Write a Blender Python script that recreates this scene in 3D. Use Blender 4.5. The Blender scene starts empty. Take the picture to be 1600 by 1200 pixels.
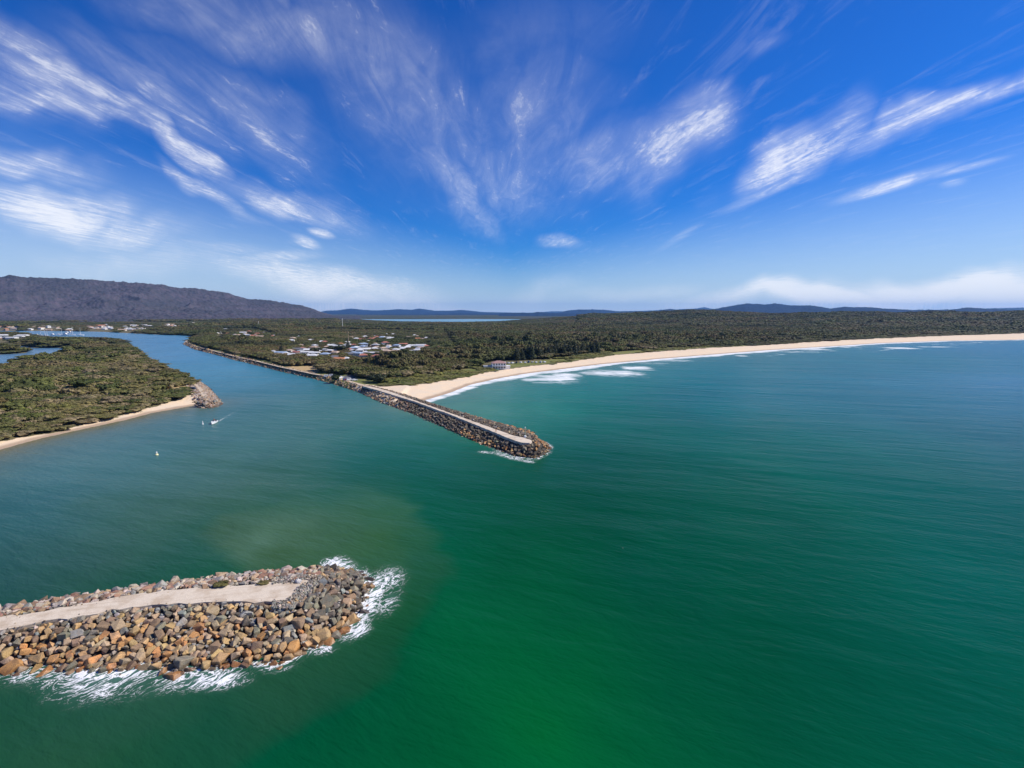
import bpy, bmesh, math, random
import numpy as np
from mathutils import Vector, Euler, Matrix
R = math.radians
rng = np.random.default_rng(7)
random.seed(7)
S = bpy.context.scene
C = S.collection

# ------------------------------------------------------------------ camera
CAM_H, PITCH, FPX = 60.0, 8.04, 800.0
cd = bpy.data.cameras.new('camera'); cam = bpy.data.objects.new('camera', cd); C.objects.link(cam)
cam.location = (0, 0, CAM_H); cam.rotation_euler = (R(90 - PITCH), 0, 0)
cd.sensor_width = 36; cd.lens = 18.0; cd.clip_start = 1; cd.clip_end = 120000
S.camera = cam
S.view_settings.view_transform = 'Standard'; S.view_settings.look = 'None'
S.view_settings.exposure = 0.3; S.view_settings.gamma = 1
S.cycles.volume_bounces = 0; S.cycles.max_bounces = 5; S.cycles.transparent_max_bounces = 6
SUN_AZ, SUN_EL = 82.0, 43.0       # azimuth clockwise from the view direction (+Y)

def ray(px, py):
    a = R(PITCH); u = (px - 800) / FPX; v = (600 - py) / FPX
    return np.array([u, math.cos(a) + v * math.sin(a), -math.sin(a) + v * math.cos(a)])
def U(px, py, z=0.0):
    """map position of a surveyed point at height z"""
    d = ray(px, py); t = (z - CAM_H) / d[2]
    return (d[0] * t, d[1] * t)
def UL(pts, z=0.0): return [U(x, y, z) for x, y in pts]

# ------------------------------------------------------------------ sky
def nnode(nt, typ, **kw):
    n = nt.nodes.new(typ)
    for k, v in kw.items(): setattr(n, k, v)
    return n
class NT:
    def __init__(s, nt): s.nt = nt
    def n(s, typ, **kw): return nnode(s.nt, typ, **kw)
    def l(s, a, b): s.nt.links.new(a, b)
    def _in(s, sock, v):
        if hasattr(v, 'is_output'): s.l(v, sock)
        elif v is not None: sock.default_value = v
    def m(s, op, a, b=None, c=None, clamp=False):
        n = s.n('ShaderNodeMath', operation=op, use_clamp=clamp)
        for i, v in enumerate((a, b, c)):
            if v is not None: s._in(n.inputs[i], v)
        return n.outputs[0]
    def mr(s, v, a, b, c=0.0, d=1.0, smooth=True):
        n = s.n('ShaderNodeMapRange', interpolation_type='SMOOTHSTEP' if smooth else 'LINEAR')
        s._in(n.inputs['Value'], v)
        for k, x in (('From Min', a), ('From Max', b), ('To Min', c), ('To Max', d)): s._in(n.inputs[k], x)
        return n.outputs['Result']
    def mix(s, f, a, b, mode='MIX'):
        n = s.n('ShaderNodeMix', data_type='RGBA', blend_type=mode)
        s._in(n.inputs[0], f)
        for sock, v in ((n.inputs[6], a), (n.inputs[7], b)):
            if isinstance(v, (tuple, list)): v = tuple(v) + (1,) if len(v) == 3 else v
            s._in(sock, v)
        return n.outputs[2]
    def noise(s, vec, scale, detail=3, rough=.5, dist=0, typ='FBM'):
        n = s.n('ShaderNodeTexNoise', noise_type=typ)
        if vec is not None: s.l(vec, n.inputs['Vector'])
        n.inputs['Scale'].default_value = scale; n.inputs['Detail'].default_value = detail
        n.inputs['Roughness'].default_value = rough; n.inputs['Distortion'].default_value = dist
        return n.outputs['Fac']
    def mapping(s, vec, loc=(0,0,0), rot=(0,0,0), scl=(1,1,1), typ='POINT'):
        if typ == 'POINT' and any(rot) and scl != (1,1,1):      # turn first, stretch afterwards
            return s.mapping(s.mapping(vec, (0,0,0), rot), loc, (0,0,0), scl)
        n = s.n('ShaderNodeMapping', vector_type=typ); s.l(vec, n.inputs[0])
        n.inputs[1].default_value = loc; n.inputs[2].default_value = rot; n.inputs[3].default_value = scl
        return n.outputs[0]
    def attr(s, name, out='Fac'): return s.n('ShaderNodeAttribute', attribute_name=name).outputs[out]

W = bpy.data.worlds.new('World'); S.world = W; W.use_nodes = True
w = NT(W.node_tree); W.node_tree.nodes.clear()
sky = w.n('ShaderNodeTexSky', sky_type='NISHITA'); sky.sun_disc = False
sky.sun_elevation = R(SUN_EL); sky.sun_rotation = R(SUN_AZ)
sky.air_density = 1.0; sky.dust_density = 0.3; sky.ozone_density = 3.0; sky.altitude = 0
tc = w.n('ShaderNodeTexCoord'); sep = w.n('ShaderNodeSeparateXYZ'); w.l(tc.outputs['Generated'], sep.inputs[0])
dx, dy, dz = sep.outputs
zc = w.m('MAXIMUM', dz, 0.015)
ady = w.m('MAXIMUM', w.m('ABSOLUTE', dy), 0.05)
com = w.n('ShaderNodeCombineXYZ'); w.l(w.m('DIVIDE', dx, ady), com.inputs[0]); w.l(w.m('DIVIDE', dz, ady), com.inputs[1])
G = com.outputs[0]                                   # direction seen on a wall to the north
com2 = w.n('ShaderNodeCombineXYZ'); w.l(w.m('DIVIDE', dx, zc), com2.inputs[0]); w.l(w.m('DIVIDE', dy, zc), com2.inputs[1])
P = com2.outputs[0]                                  # direction on the cirrus layer
def gpt(px, py):
    d = ray(px, py); return d[0] / d[1], d[2] / d[1]
warp = w.n('ShaderNodeTexNoise'); w.l(G, warp.inputs['Vector']); warp.inputs['Scale'].default_value = 3.4; warp.inputs['Detail'].default_value = 3
wv = w.n('ShaderNodeVectorMath', operation='MULTIPLY_ADD'); w.l(warp.outputs['Color'], wv.inputs[0]); wv.inputs[1].default_value = (.26,.20,0); 
sub = w.n('ShaderNodeVectorMath', operation='SUBTRACT'); w.l(G, sub.inputs[0]); sub.inputs[1].default_value = (.13,.10,0)
w.l(sub.outputs[0], wv.inputs[2]); GW = wv.outputs[0]
#        cx    cy   L    W   ang  strength
CL = [ (1190,262,100, 34, 46,1.05),(1275,215,140, 42, 26,1.05),(1460,180,190, 30, 20,1.0),(1570,140, 80, 24, 25,.9),
       (1200,298,100, 11, 24,.85),
       (1400,286,120, 12, 17,1.0),(1510,262,90,7,14,.8),(1490,286,30,8,10,.6),
       (1040,225,120, 66, 32,1.05),(960,255,120,60,10,.7),(1090,175,70,20,50,.6),
       (850,190,150,160,  0,.50),(780,290,130, 60,-15,.55),(1000,230,180,80,15,.45),
       (600,140,340,130,-42,.52),(710,300,110, 34,-50,.65),(430,60,320,80,-20,.6),
       (185,175,260, 26,-33,.95),(290,235,140,20,-30,1.0),(100,165,170,26,-22,.85),(60,130,180,60,-30,.6),(240,150,240,60,-35,.5),(380,180,260,60,-35,.45),
       (70,310,170, 36, -6,1.2),(170,335,190,34,-12,.9),(40,245,130, 22,-14,.85),
       (330,302,110, 18,-24,1.0),(440,305,190, 24,-14,.85),(500,312,90,24,-10,.6),
       (502,364,26,8,-15,1.1),(478,378,30,10,-22,.9),(430,402,90,13,3,.75),(330,385,170,14,-6,.5),
       (520,440,230,34,-8,1.1),(600,462,170,20,-5,.9),(250,400,260,40,-5,.6),
       (868,373,48,15,3,.8),(830,455,80,22,5,.6),(960,462,200,20,4,.6),
       (1480,440,260,34, 5,1.7),(1300,465,300,24,3,1.5),(1600,450,190,50,0,1.8),(560,470,160,20,0,1.0),
       (1200,58,70,20,28,.45),(30,60,200,40,-30,.6),(1062,370,55,8,32,.5),(440,5,40,20,-70,.55),(820,60,260,80,10,.3) ]
cover = None
for (cx, cy, L, Wd, ang, st) in CL:
    g = gpt(cx, cy); g2 = gpt(cx + 10, cy); k = (g2[0] - g[0]) / 10
    mp = w.mapping(GW if Wd > 14 else G, (g[0], g[1], 0), (0, 0, R(ang)), (L * k * 1.35, Wd * k * 1.5, 1), 'TEXTURE')
    ln = w.n('ShaderNodeVectorMath', operation='LENGTH'); w.l(mp, ln.inputs[0])
    v = w.mr(ln.outputs['Value'], 1.0, 0.0, 0.0, st)
    cover = v if cover is None else w.m('MAXIMUM', cover, v)
# streaks run towards the point on the horizon the wind blows to
PS = w.mapping(P, (0,0,0), (0,0,R(-3)), (7.0, 1.2, 1)); PS2 = w.mapping(P, (3,0,0), (0,0,R(2)), (30, 9, 1))
n1 = w.noise(PS, 1.0, 9, .66, .8); n2 = w.noise(PS2, 1.0, 8, .70, .9); n3 = w.noise(GW, 5, 7, .62, .4)
tex = w.m('ADD', w.m('MULTIPLY', n1, .42), w.m('ADD', w.m('MULTIPLY', n2, .26), w.m('MULTIPLY', n3, .32)))
dens = w.mr(w.m('ADD', w.m('MULTIPLY', cover, .55), w.m('MULTIPLY', w.m('SUBTRACT', tex, .5), 2.3)), .12, .82)
dens = w.m('MULTIPLY', dens, w.mr(cover, .02, .35))
dens = w.m('MULTIPLY', w.m('POWER', dens, 1.25), .80)
soft = w.m('MULTIPLY', w.mr(cover, .05, 1.0), w.mr(w.m('ADD', w.m('MULTIPLY', n1, .5), w.m('MULTIPLY', n3, .5)), .37, .68, .14, .56))
dens = w.m('MAXIMUM', dens, soft)
# a thin veil of faint streaks everywhere
veil = w.m('MULTIPLY', w.mr(n1, .5, .8), .10)
dens = w.m('MAXIMUM', dens, veil)
hs = w.n('ShaderNodeHueSaturation'); hs.inputs['Saturation'].default_value = 1.25; hs.inputs['Value'].default_value = 1.0
w.l(sky.outputs[0], hs.inputs['Color'])
tint = w.mix(1.0, hs.outputs[0], (.15, .57, 1.16), 'MULTIPLY')
low = w.m('POWER', w.mr(dz, 0.0, w.m('MULTIPLY_ADD', w.m('ABSOLUTE', dx), .24, .12), 1.0, 0.0, False), 1.5)
base = w.mix(w.m('MULTIPLY', low, .95), tint, (6.2, 7.4, 8.7))
cloudy = w.mix(dens, base, (10.3, 10.3, 10.5))
bg = w.n('ShaderNodeBackground'); w.l(cloudy, bg.inputs[0]); bg.inputs[1].default_value = 0.085
wo = w.n('ShaderNodeOutputWorld'); w.l(bg.outputs[0], wo.inputs[0])

# ------------------------------------------------------------------ sun
sd = bpy.data.lights.new('sun', 'SUN'); sd.energy = 4.8; sd.angle = R(.53); sd.color = (1, .93, .82)
so = bpy.data.objects.new('sun', sd); C.objects.link(so)
sv = Vector((math.sin(R(SUN_AZ)) * math.cos(R(SUN_EL)), math.cos(R(SUN_AZ)) * math.cos(R(SUN_EL)), math.sin(R(SUN_EL))))
so.rotation_euler = sv.to_track_quat('Z', 'Y').to_euler()

# ------------------------------------------------------------------ helpers
def tag(o, label=None, cat=None, group=None, kind=None):
    for k, v in (('label', label), ('category', cat), ('group', group), ('kind', kind)):
        if v: o[k] = v
    return o
def link(name, me, mat=None, parent=None, loc=None):
    o = bpy.data.objects.new(name, me); C.objects.link(o)
    if mat is not None and len(me.materials) == 0: me.materials.append(mat)
    if parent is not None: o.parent = parent
    if loc is not None: o.location = loc
    return o
def empty(name, loc=(0,0,0), rz=0.0):
    o = bpy.data.objects.new(name, None); C.objects.link(o); o.location = loc; o.rotation_euler = (0,0,rz); return o
def np_mesh(name, V, faces_idx, counts, smooth=False):
    me = bpy.data.meshes.new(name); V = np.asarray(V, np.float32)
    me.vertices.add(len(V)); me.vertices.foreach_set('co', V.ravel())
    me.loops.add(len(faces_idx)); me.loops.foreach_set('vertex_index', np.asarray(faces_idx, np.int32))
    counts = np.asarray(counts, np.int32); st = np.concatenate([[0], np.cumsum(counts)[:-1]]).astype(np.int32)
    me.polygons.add(len(counts)); me.polygons.foreach_set('loop_start', st); me.polygons.foreach_set('loop_total', counts)
    me.polygons.foreach_set('use_smooth', np.full(len(counts), smooth))
    me.update(calc_edges=True); return me
def grid_mesh(name, X, Y, Z, smooth=True):
    n, m = X.shape; V = np.stack([X.ravel(), Y.ravel(), Z.ravel()], 1)
    i = np.arange(n - 1)[:, None] * m + np.arange(m - 1)[None]; i = i.ravel()
    F = np.stack([i, i + 1, i + m + 1, i + m], 1)
    a = V[F[0]]; nz = np.cross(a[1] - a[0], a[2] - a[0])[2]
    if nz < 0: F = F[:, ::-1]
    return np_mesh(name, V, F.ravel(), np.full(len(F), 4), smooth)
def fattr(me, name, v):
    a = me.attributes.new(name, 'FLOAT', 'POINT'); a.data.foreach_set('value', np.asarray(v, np.float32).ravel())
def cattr(me, name, v):
    v = np.asarray(v, np.float32).reshape(-1, 3); a = me.attributes.new(name, 'FLOAT_COLOR', 'POINT')
    a.data.foreach_set('color', np.concatenate([v, np.ones((len(v), 1), np.float32)], 1).ravel())
def vnoise(x, y, seed=0):
    xi = np.floor(x).astype(np.int64); yi = np.floor(y).astype(np.int64); fx = x - xi; fy = y - yi
    fx = fx * fx * (3 - 2 * fx); fy = fy * fy * (3 - 2 * fy)
    def h(a, b):
        n = (a * 374761393 + b * 668265263 + seed * 1442695041) & 0x7fffffff
        n = ((n ^ (n >> 13)) * 1274126177) & 0x7fffffff
        return ((n ^ (n >> 16)) & 0xffff) / 65535.0
    return (h(xi, yi) * (1 - fx) + h(xi + 1, yi) * fx) * (1 - fy) + (h(xi, yi + 1) * (1 - fx) + h(xi + 1, yi + 1) * fx) * fy
def fbm(x, y, oct=4, seed=0):
    s = 0; a = .5; t = 0
    for i in range(oct): s = s + a * vnoise(x * 2**i, y * 2**i, seed + i); t += a; a *= .5
    return s / t
def seg_dist(X, Y, pts, closed=False):
    P_ = np.array(pts, float); Q = np.roll(P_, -1, 0) if closed else P_[1:]; P_ = P_ if closed else P_[:-1]
    d = np.full(np.shape(X), 1e18)
    for (ax, ay), (bx, by) in zip(P_, Q):
        ex, ey = bx - ax, by - ay; L = ex * ex + ey * ey + 1e-9
        t = np.clip(((X - ax) * ex + (Y - ay) * ey) / L, 0, 1)
        d = np.minimum(d, (X - ax - t * ex)**2 + (Y - ay - t * ey)**2)
    return np.sqrt(d)
def inside(X, Y, poly):
    c = np.zeros(np.shape(X), bool); n = len(poly)
    for i in range(n):
        x1, y1 = poly[i]; x2, y2 = poly[(i + 1) % n]
        if y1 == y2: continue
        c ^= ((Y < y1) != (Y < y2)) & (X < (x2 - x1) * (Y - y1) / (y2 - y1) + x1)
    return c
def sdist(X, Y, poly):
    d = seg_dist(X, Y, poly, True); return np.where(inside(X, Y, poly), d, -d)
def sm(v, a, b):
    t = np.clip((v - a) / (b - a), 0, 1); return t * t * (3 - 2 * t)

_u = ['', 'first', 'second', 'third', 'fourth', 'fifth', 'sixth', 'seventh', 'eighth', 'ninth', 'tenth', 'eleventh', 'twelfth', 'thirteenth', 'fourteenth', 'fifteenth', 'sixteenth', 'seventeenth', 'eighteenth', 'nineteenth', 'twentieth']
ORD = ['leftmost'] + [u + ' from left' for u in _u[2:]] + ['twenty-%s from left' % u for u in _u[1:10]] + ['thirtieth from left'] + ['thirty-%s from left' % u for u in _u[1:10]]
def azi(o): return math.atan2(o.location.x, o.location.y)
def label_all(objs, keyf):
    """keyf(o) -> (singular label, plural label); repeats are told apart left to right"""
    by = {}
    for o in objs: by.setdefault(keyf(o), []).append(o)
    for (sg, pl), L in by.items():
        L.sort(key=azi)
        for i, o in enumerate(L):
            if len(L) == 1: o['label'] = sg
            elif i == len(L) - 1: o['label'] = 'rightmost of the ' + pl
            else: o['label'] = ORD[min(i, len(ORD) - 1)] + ' of the ' + pl

# ------------------------------------------------------------------ the map (surveyed lines)
BEACH_N = [(2600,512),(1900,524.5),(1600,530.5),(1475,532.5),(1375,536),(1300,541),(1200,547),(1100,555),(1025,561),(940,569),(875,577),(820,584),(777,591.5),(735,601),(699,615),(647,630),(630,636)]
VEG_N_PX = [(2600,506),(1900,517.5),(1600,523),(1500,525),(1400,528.5),(1300,533),(1200,539.5),(1100,545),(1050,548.5),(950,556.5),(900,564),(820,573),(772,579),(712,591),(647,602.5),(600,605.5),(570,602)]
WALL_N = [(603,632),(560,612),(522.5,600.5),(492,592),(440,580.5),(399,570),(365,562),(348,557),(303,545.5),(286,537.5),(290,532),(302,526.5)]
FARBANK = [(300,524.5),(250,523),(200,520.5),(162,518.5),(120,517.5),(60,517),(0,517),(-200,518)]
beachN, wallN, farN = UL(BEACH_N), UL(WALL_N), UL(FARBANK)
BIG = 30000
LAND_N = beachN + wallN + farN + [(-BIG, 1500), (-BIG, BIG), (BIG, BIG), (BIG, beachN[0][1])]
vegN = UL(VEG_N_PX, 2.6)
VEG_N = vegN + [U(540,603,3), U(500,590.5,3), U(440,577,3), U(399,566.5,3), U(365,558.5,3), U(348,554,3), U(303,543,3), U(291,536,3), U(302,526,2)] + farN[1:] + [(-BIG, 1500), (-BIG, BIG), (BIG, BIG), (BIG, vegN[0][1])]
# the left spit
BEACH_S = [(-500,860),(-200,763),(0,702),(62,685),(125,671),(200,655),(235,645.5),(305,633)]
GROYNE_W = [(305,633),(310,637),(318,638),(330,637.5),(338,635.5),(345,631),(341,625),(334,617),(326,606),(311,596),(292.5,587.5),(277.5,580.5),(266,576),(252,571.5)]
BACK_S = [(236,565),(218,549),(196,535),(180,531),(135,528.5),(90,528),(62,526.5),(50,522.5),(20,520.5),(0,520),(-200,520)]
spit_b, groyne_w, spit_k = UL(BEACH_S), UL(GROYNE_W), UL(BACK_S)
SPIT = spit_b + groyne_w + spit_k + [(-4000, 900), (-4000, 0)]
VEG_S = UL([(-500,828),(-200,738),(0,686),(100,668),(175,649.5),(235,635),(285,623),(296,619.5),(300,612)],2) + UL([(309,606),(305,597),(292,590),(277,583),(266,578.5),(252,574)],3) + UL([(234,567),(215,551),(194,537),(178,532.5),(135,530),(90,529.5),(60,528),(47,524),(20,521.5),(0,521.2),(-200,521.5)]) + [(-4000, 900), (-4000, 0)]
LAGOON = UL([(-300,540),(0,542),(35,541),(55,544),(100,543.5),(112,548),(88,556),(84,562),(50,564),(20,566),(16,571),(32,574),(25,577),(-60,578),(-300,580)])
ISLAND = UL([(-300,545),(0,546),(30,546),(46,548.5),(40,551.5),(20,553),(0,554),(-300,556)])
LAKE = UL([(560,498.6),(635,498.7),(740,498.4),(865,499),(872,500.5),(800,504),(720,505.5),(640,504.5),(585,502)])

RIDGE_X = [-600, 500, 780, 850, 925, 1000, 1075, 1125, 1200, 1300, 1500, 1600, 1900, 4000]
RIDGE_Z = [0, 0, 2, 12, 30, 38, 48, 42, 34, 38, 38, 42, 40, 30]
def land_parts(X, Y):
    dN = sdist(X, Y, LAND_N); dS = sdist(X, Y, SPIT)
    return dN, dS
def height(X, Y, full=False):
    X = np.asarray(X, float); Y = np.asarray(Y, float)
    dN, dS = land_parts(X, Y)
    dw = seg_dist(X, Y, wallN); db = seg_dist(X, Y, beachN); dfb = seg_dist(X, Y, farN)
    n40 = fbm(X / 45, Y / 45, 3, 5)
    beach = np.where(dN > 0, 2.6 * sm(dN, -4, 44), dN * .05) + 1.6 * sm(dN, 40, 75) * (.4 + n40)
    wall = np.where(dN > 0, np.minimum(dN * .62, 3.2), dN * .5)
    flat = np.where(dN > 0, np.minimum(dN * .10, 2.4), dN * .1)
    hN = np.where(dfb < np.minimum(dw, db), flat, np.where(dw < db, wall, beach))
    k = np.clip(dN / 120, 0, 1); hN = np.where(dN > 0, hN * (1 - k) + (3.4 + 1.2 * n40) * k, hN)
    # low wooded ridge
    px = 800 + 800 * X / np.maximum(Y, 200); rz = np.interp(px, RIDGE_X, RIDGE_Z)
    r = np.hypot(X, Y)
    hN = hN + np.where(dN > 0, 1.15 * rz * np.exp(-((r - 2900) / 620)**2) * (.75 + .5 * fbm(X / 400, Y / 400, 3, 9)), 0)
    dgw = seg_dist(X, Y, groyne_w); dsb = seg_dist(X, Y, spit_b)
    bS = np.where(dS > 0, 2.2 * sm(dS, -4, 26) + 1.2 * sm(dS, 30, 60) * n40, dS * .06)
    gS = np.where(dS > 0, np.minimum(dS * .42, 3.0), dS * .5)
    kS = np.where(dgw < dsb, gS, bS)
    lg = np.where(inside(X, Y, ISLAND), -1e3, sdist(X, Y, LAGOON))
    kS = np.where(lg > -12, np.minimum(kS, np.clip(-lg * .08, -.8, 2)), kS)
    isl = sdist(X, Y, ISLAND); kS = np.where(isl > -3, np.clip(isl * .1, -.3, .8), kS)
    h = np.maximum(hN, kS)
    lk = sdist(X, Y, LAKE); h = np.where(lk > -60, np.minimum(h, np.clip(-lk * .05, -1.5, 3)), h)
    return np.maximum(h, -3.5)

# breakwaters: waterline polygon and crest polygon
def swap(pts): return pts
NB_W = UL([(-700,1180),(-300,1118),(0,1053),(53,1047),(96,1042),(127,1047),(191,1047),(234,1038),(272,1060),(300,1044),(340,1044),(410,1037),(437,1038),(464,1026),(507,1004),(543,986),(551,971),(564,949),(573,929),(576,906),(562,896),(540,889),(520,889),(450,900),(392,906),(320,916),(255,924),(202,932),(149,941),(91,946),(64,953),(0,962),(-300,1015),(-700,1080)])
NB_C = UL([(-700,1108),(-300,1040),(0,988),(28,984),(70,974),(138,965),(176,957),(234,950),(336,943),(410,943),(446,945),(470,942),(500,928),(522,908),(520,900),(489,898),(464,903),(410,905),(356,909),(320,913),(276,916),(191,926),(106,942),(32,956),(0,958),(-300,1008),(-700,1070)], 4.0)
NB_P = UL([(-700,1104),(-300,1037),(0,985),(28,981),(70,971.5),(138,962),(176,953.5),(234,947),(336,940),(410,941),(446,943),(455,936.6),(463,928),(473,917.5),(489,906),(478,903.5),(464,909),(410,911.5),(356,916),(320,919),(276,921.6),(191,932),(106,948),(32,961),(0,964),(-300,1014),(-700,1073)], 4.0)
# the back waterline is pushed outward so the far slope has its real run
def push(poly, i0, i1, off):
    out = list(poly)
    for i in range(i0, i1):
        out[i] = (poly[i][0] + off[0], poly[i][1] + off[1])
    return out
NB_W = push(NB_W, 22, len(NB_W), (-.6, 3.2))
FB_W = UL([(560,612),(603,632),(647,647.5),(690,667),(733,686),(777,703),(809,714),(837,717),(857,707),(860,699),(852,692),(838,686),(820,681),(733,657),(690,644),(647,630),(620,620),(600,612),(585,606)])
FB_C = UL([(566,602),(592,609),(647,625),(700,645),(760,669),(800,685),(825,694),(842,695.5),(846,691),(838,684),(822,678),(800,672.5),(740,652.5),(690,636),(647,622),(607,609),(580,602)], 4.4)
FB_P = UL([(566,603.2),(592,610.4),(647,627.2),(700,646.5),(760,670.5),(800,687),(815,691.5),(828,692.5),(832,690.5),(829,687.5),(818,684),(800,680),(740,658.5),(690,640.5),(647,625),(607,611),(580,604)], 4.4)
FB_W = push(FB_W, 12, 17, (5, 7))
def bw_height(X, Y, Wp, Cp, top):
    dW = sdist(X, Y, Wp); dC = -sdist(X, Y, Cp)
    t = np.clip(dW, 0, None) / (np.clip(dW, 0, None) + np.clip(dC, 0, None) + 1e-6)
    return np.where(dC <= 0, top, np.where(dW > 0, top * t, dW * .55)), dW, dC

# ------------------------------------------------------------------ materials
def mat(name):
    m = bpy.data.materials.new(name); m.use_nodes = True; t = NT(m.node_tree)
    b = m.node_tree.nodes['Principled BSDF']; return m, t, b
def wpos(t): return t.n('ShaderNodeNewGeometry').outputs['Position']
def bump(t, h, strength, dist, b, prev=None):
    n = t.n('ShaderNodeBump'); n.inputs['Strength'].default_value = strength; n.inputs['Distance'].default_value = dist
    t.l(h, n.inputs['Height'])
    if prev is not None: t.l(prev, n.inputs['Normal'])
    if b is not None: t.l(n.outputs[0], b.inputs['Normal'])
    return n.outputs[0]
def simple(name, col, rough=.7, var=.25, scale=1.5, metal=0):
    m, t, b = mat(name); p = t.n('ShaderNodeTexCoord').outputs['Object']
    n = t.noise(p, scale, 4, .6)
    c = t.mix(n, tuple(x * (1 - var) for x in col), tuple(min(1, x * (1 + var)) for x in col))
    t.l(c, b.inputs['Base Color']); b.inputs['Roughness'].default_value = rough; b.inputs['Metallic'].default_value = metal
    return m

def rock_material():
    m, t, b = mat('rock'); p = wpos(t)
    col = t.attr('Col', 'Color')
    n = t.noise(p, 1.6, 5, .65); n2 = t.noise(p, 7, 4, .7)
    n0 = t.noise(p, .55, 4, .6)
    c = t.mix(t.mr(n, .35, .75), col, t.mix(.45, col, (.42, .27, .14), 'MIX')); c = t.mix(t.mr(n0, .5, .72, 0, .55), c, (.12, .10, .085))
    c = t.mix(t.mr(n2, .38, .62, 0, .75), c, (.42, .40, .40), 'MULTIPLY')
    z = t.n('ShaderNodeSeparateXYZ'); t.l(p, z.inputs[0])
    wz = t.m('ADD', z.outputs[2], t.m('MULTIPLY', n, -.9))
    wet = t.mr(wz, .55, -.25)
    c = t.mix(t.m('MULTIPLY', wet, .6), c, (.28, .2, .13), 'MULTIPLY')
    t.l(c, b.inputs['Base Color']); t.l(t.mr(wet, 0, 1, .85, .3), b.inputs['Roughness'])
    bump(t, n2, .6, .12, b); return m
M_rock = rock_material()
def core_material():
    m, t, b = mat('rubble_core'); p = wpos(t)
    t.l(t.mix(t.noise(p, 2, 4), (.025,.022,.02), (.07,.058,.045)), b.inputs['Base Color']); b.inputs['Roughness'].default_value = .9  # near-black core colour also paints in the shade between the boulders
    bump(t, t.noise(p, 3, 4), 1, .4, b); return m
M_core = core_material()
def gravel_material():
    m, t, b = mat('gravel'); p = wpos(t)
    n = t.noise(p, 9, 3, .7); n2 = t.noise(p, .35, 4); n3 = t.noise(p, 2.2, 4, .6)
    c = t.mix(t.mr(n, .3, .7), (.50, .42, .33), (.70, .60, .475))
    c = t.mix(t.mr(n2, .42, .66), c, t.mix(1, c, (.80,.75,.70), 'MULTIPLY')); n5 = t.noise(t.mapping(p, rot=(0,0,R(-12)), scl=(.06,1.3,1)), 1, 3, .5); c = t.mix(t.m('MULTIPLY', t.mr(n5, .52, .66), .5), c, t.mix(1, c, (.78,.74,.70), 'MULTIPLY')); c = t.mix(t.m('MULTIPLY', t.mr(n3, .5, .75), .25), c, (.48,.43,.39))
    t.l(c, b.inputs['Base Color']); b.inputs['Roughness'].default_value = .95
    bump(t, n, .5, .05, b); return m
M_gravel = gravel_material()

def ground_material():
    m, t, b = mat('ground'); p = wpos(t)
    vg = t.attr('veg'); gr = t.attr('grass'); tan = t.attr('tan'); park = t.attr('park'); hy = t.attr('farveg')
    z = t.n('ShaderNodeSeparateXYZ'); t.l(p, z.inputs[0])
    ne = t.noise(p, .09, 5, .65); nf = t.noise(p, 1.1, 4, .6); nb = t.noise(p, .012, 4, .6)
    sand = t.mix(t.mr(nf, .3, .7), (.66, .50, .34), (.76, .60, .42))
    sand = t.mix(t.mr(ne, .35, .7), sand, (.64, .53, .40))
    wet = t.mr(t.m('ADD', z.outputs[2], t.m('MULTIPLY', ne, -.4)), .34, .0)
    sand = t.mix(t.m('MULTIPLY', wet, .75), sand, (.30, .205, .135))
    soil = t.mix(ne, (.10, .085, .045), (.20, .155, .09)); soil = t.mix(t.mr(nf, .4, .7), soil, (.07, .085, .03))
    grass = t.mix(t.mr(ne, .35, .65), (.12, .14, .035), (.22, .20, .07)); grass = t.mix(t.mr(nf,.45,.7), grass, (.09,.12,.03))
    c = soil
    c = t.mix(t.mr(t.m('ADD', gr, t.m('MULTIPLY', ne, .5)), .6, .9), c, grass)
    c = t.mix(t.mr(t.m('ADD', tan, t.m('MULTIPLY', ne, .4)), .6, .8), c, (.42, .30, .15))
    far = t.noise(p, .0016, 6, .62); far2 = t.noise(p, .03, 4, .6)
    fc = t.mix(t.mr(far, .4, .62), (.035, .045, .02), (.085, .07, .04)); fc = t.mix(t.mr(far2, .3, .7), fc, (.03, .04, .022))
    c = t.mix(hy, c, fc)
    c = t.mix(park, c, t.mix(nf, (.09, .09, .10), (.14, .14, .15)))
    c = t.mix(t.mr(t.m('ADD', vg, t.m('MULTIPLY', t.m('SUBTRACT', ne, .5), 16)), 0.6, -0.6), c, sand)
    t.l(c, b.inputs['Base Color']); b.inputs['Roughness'].default_value = .95; b.inputs['Specular IOR Level'].default_value = .2
    bump(t, t.noise(p, .5, 5, .7), .5, .5, b); return m
M_ground = ground_material()

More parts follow.
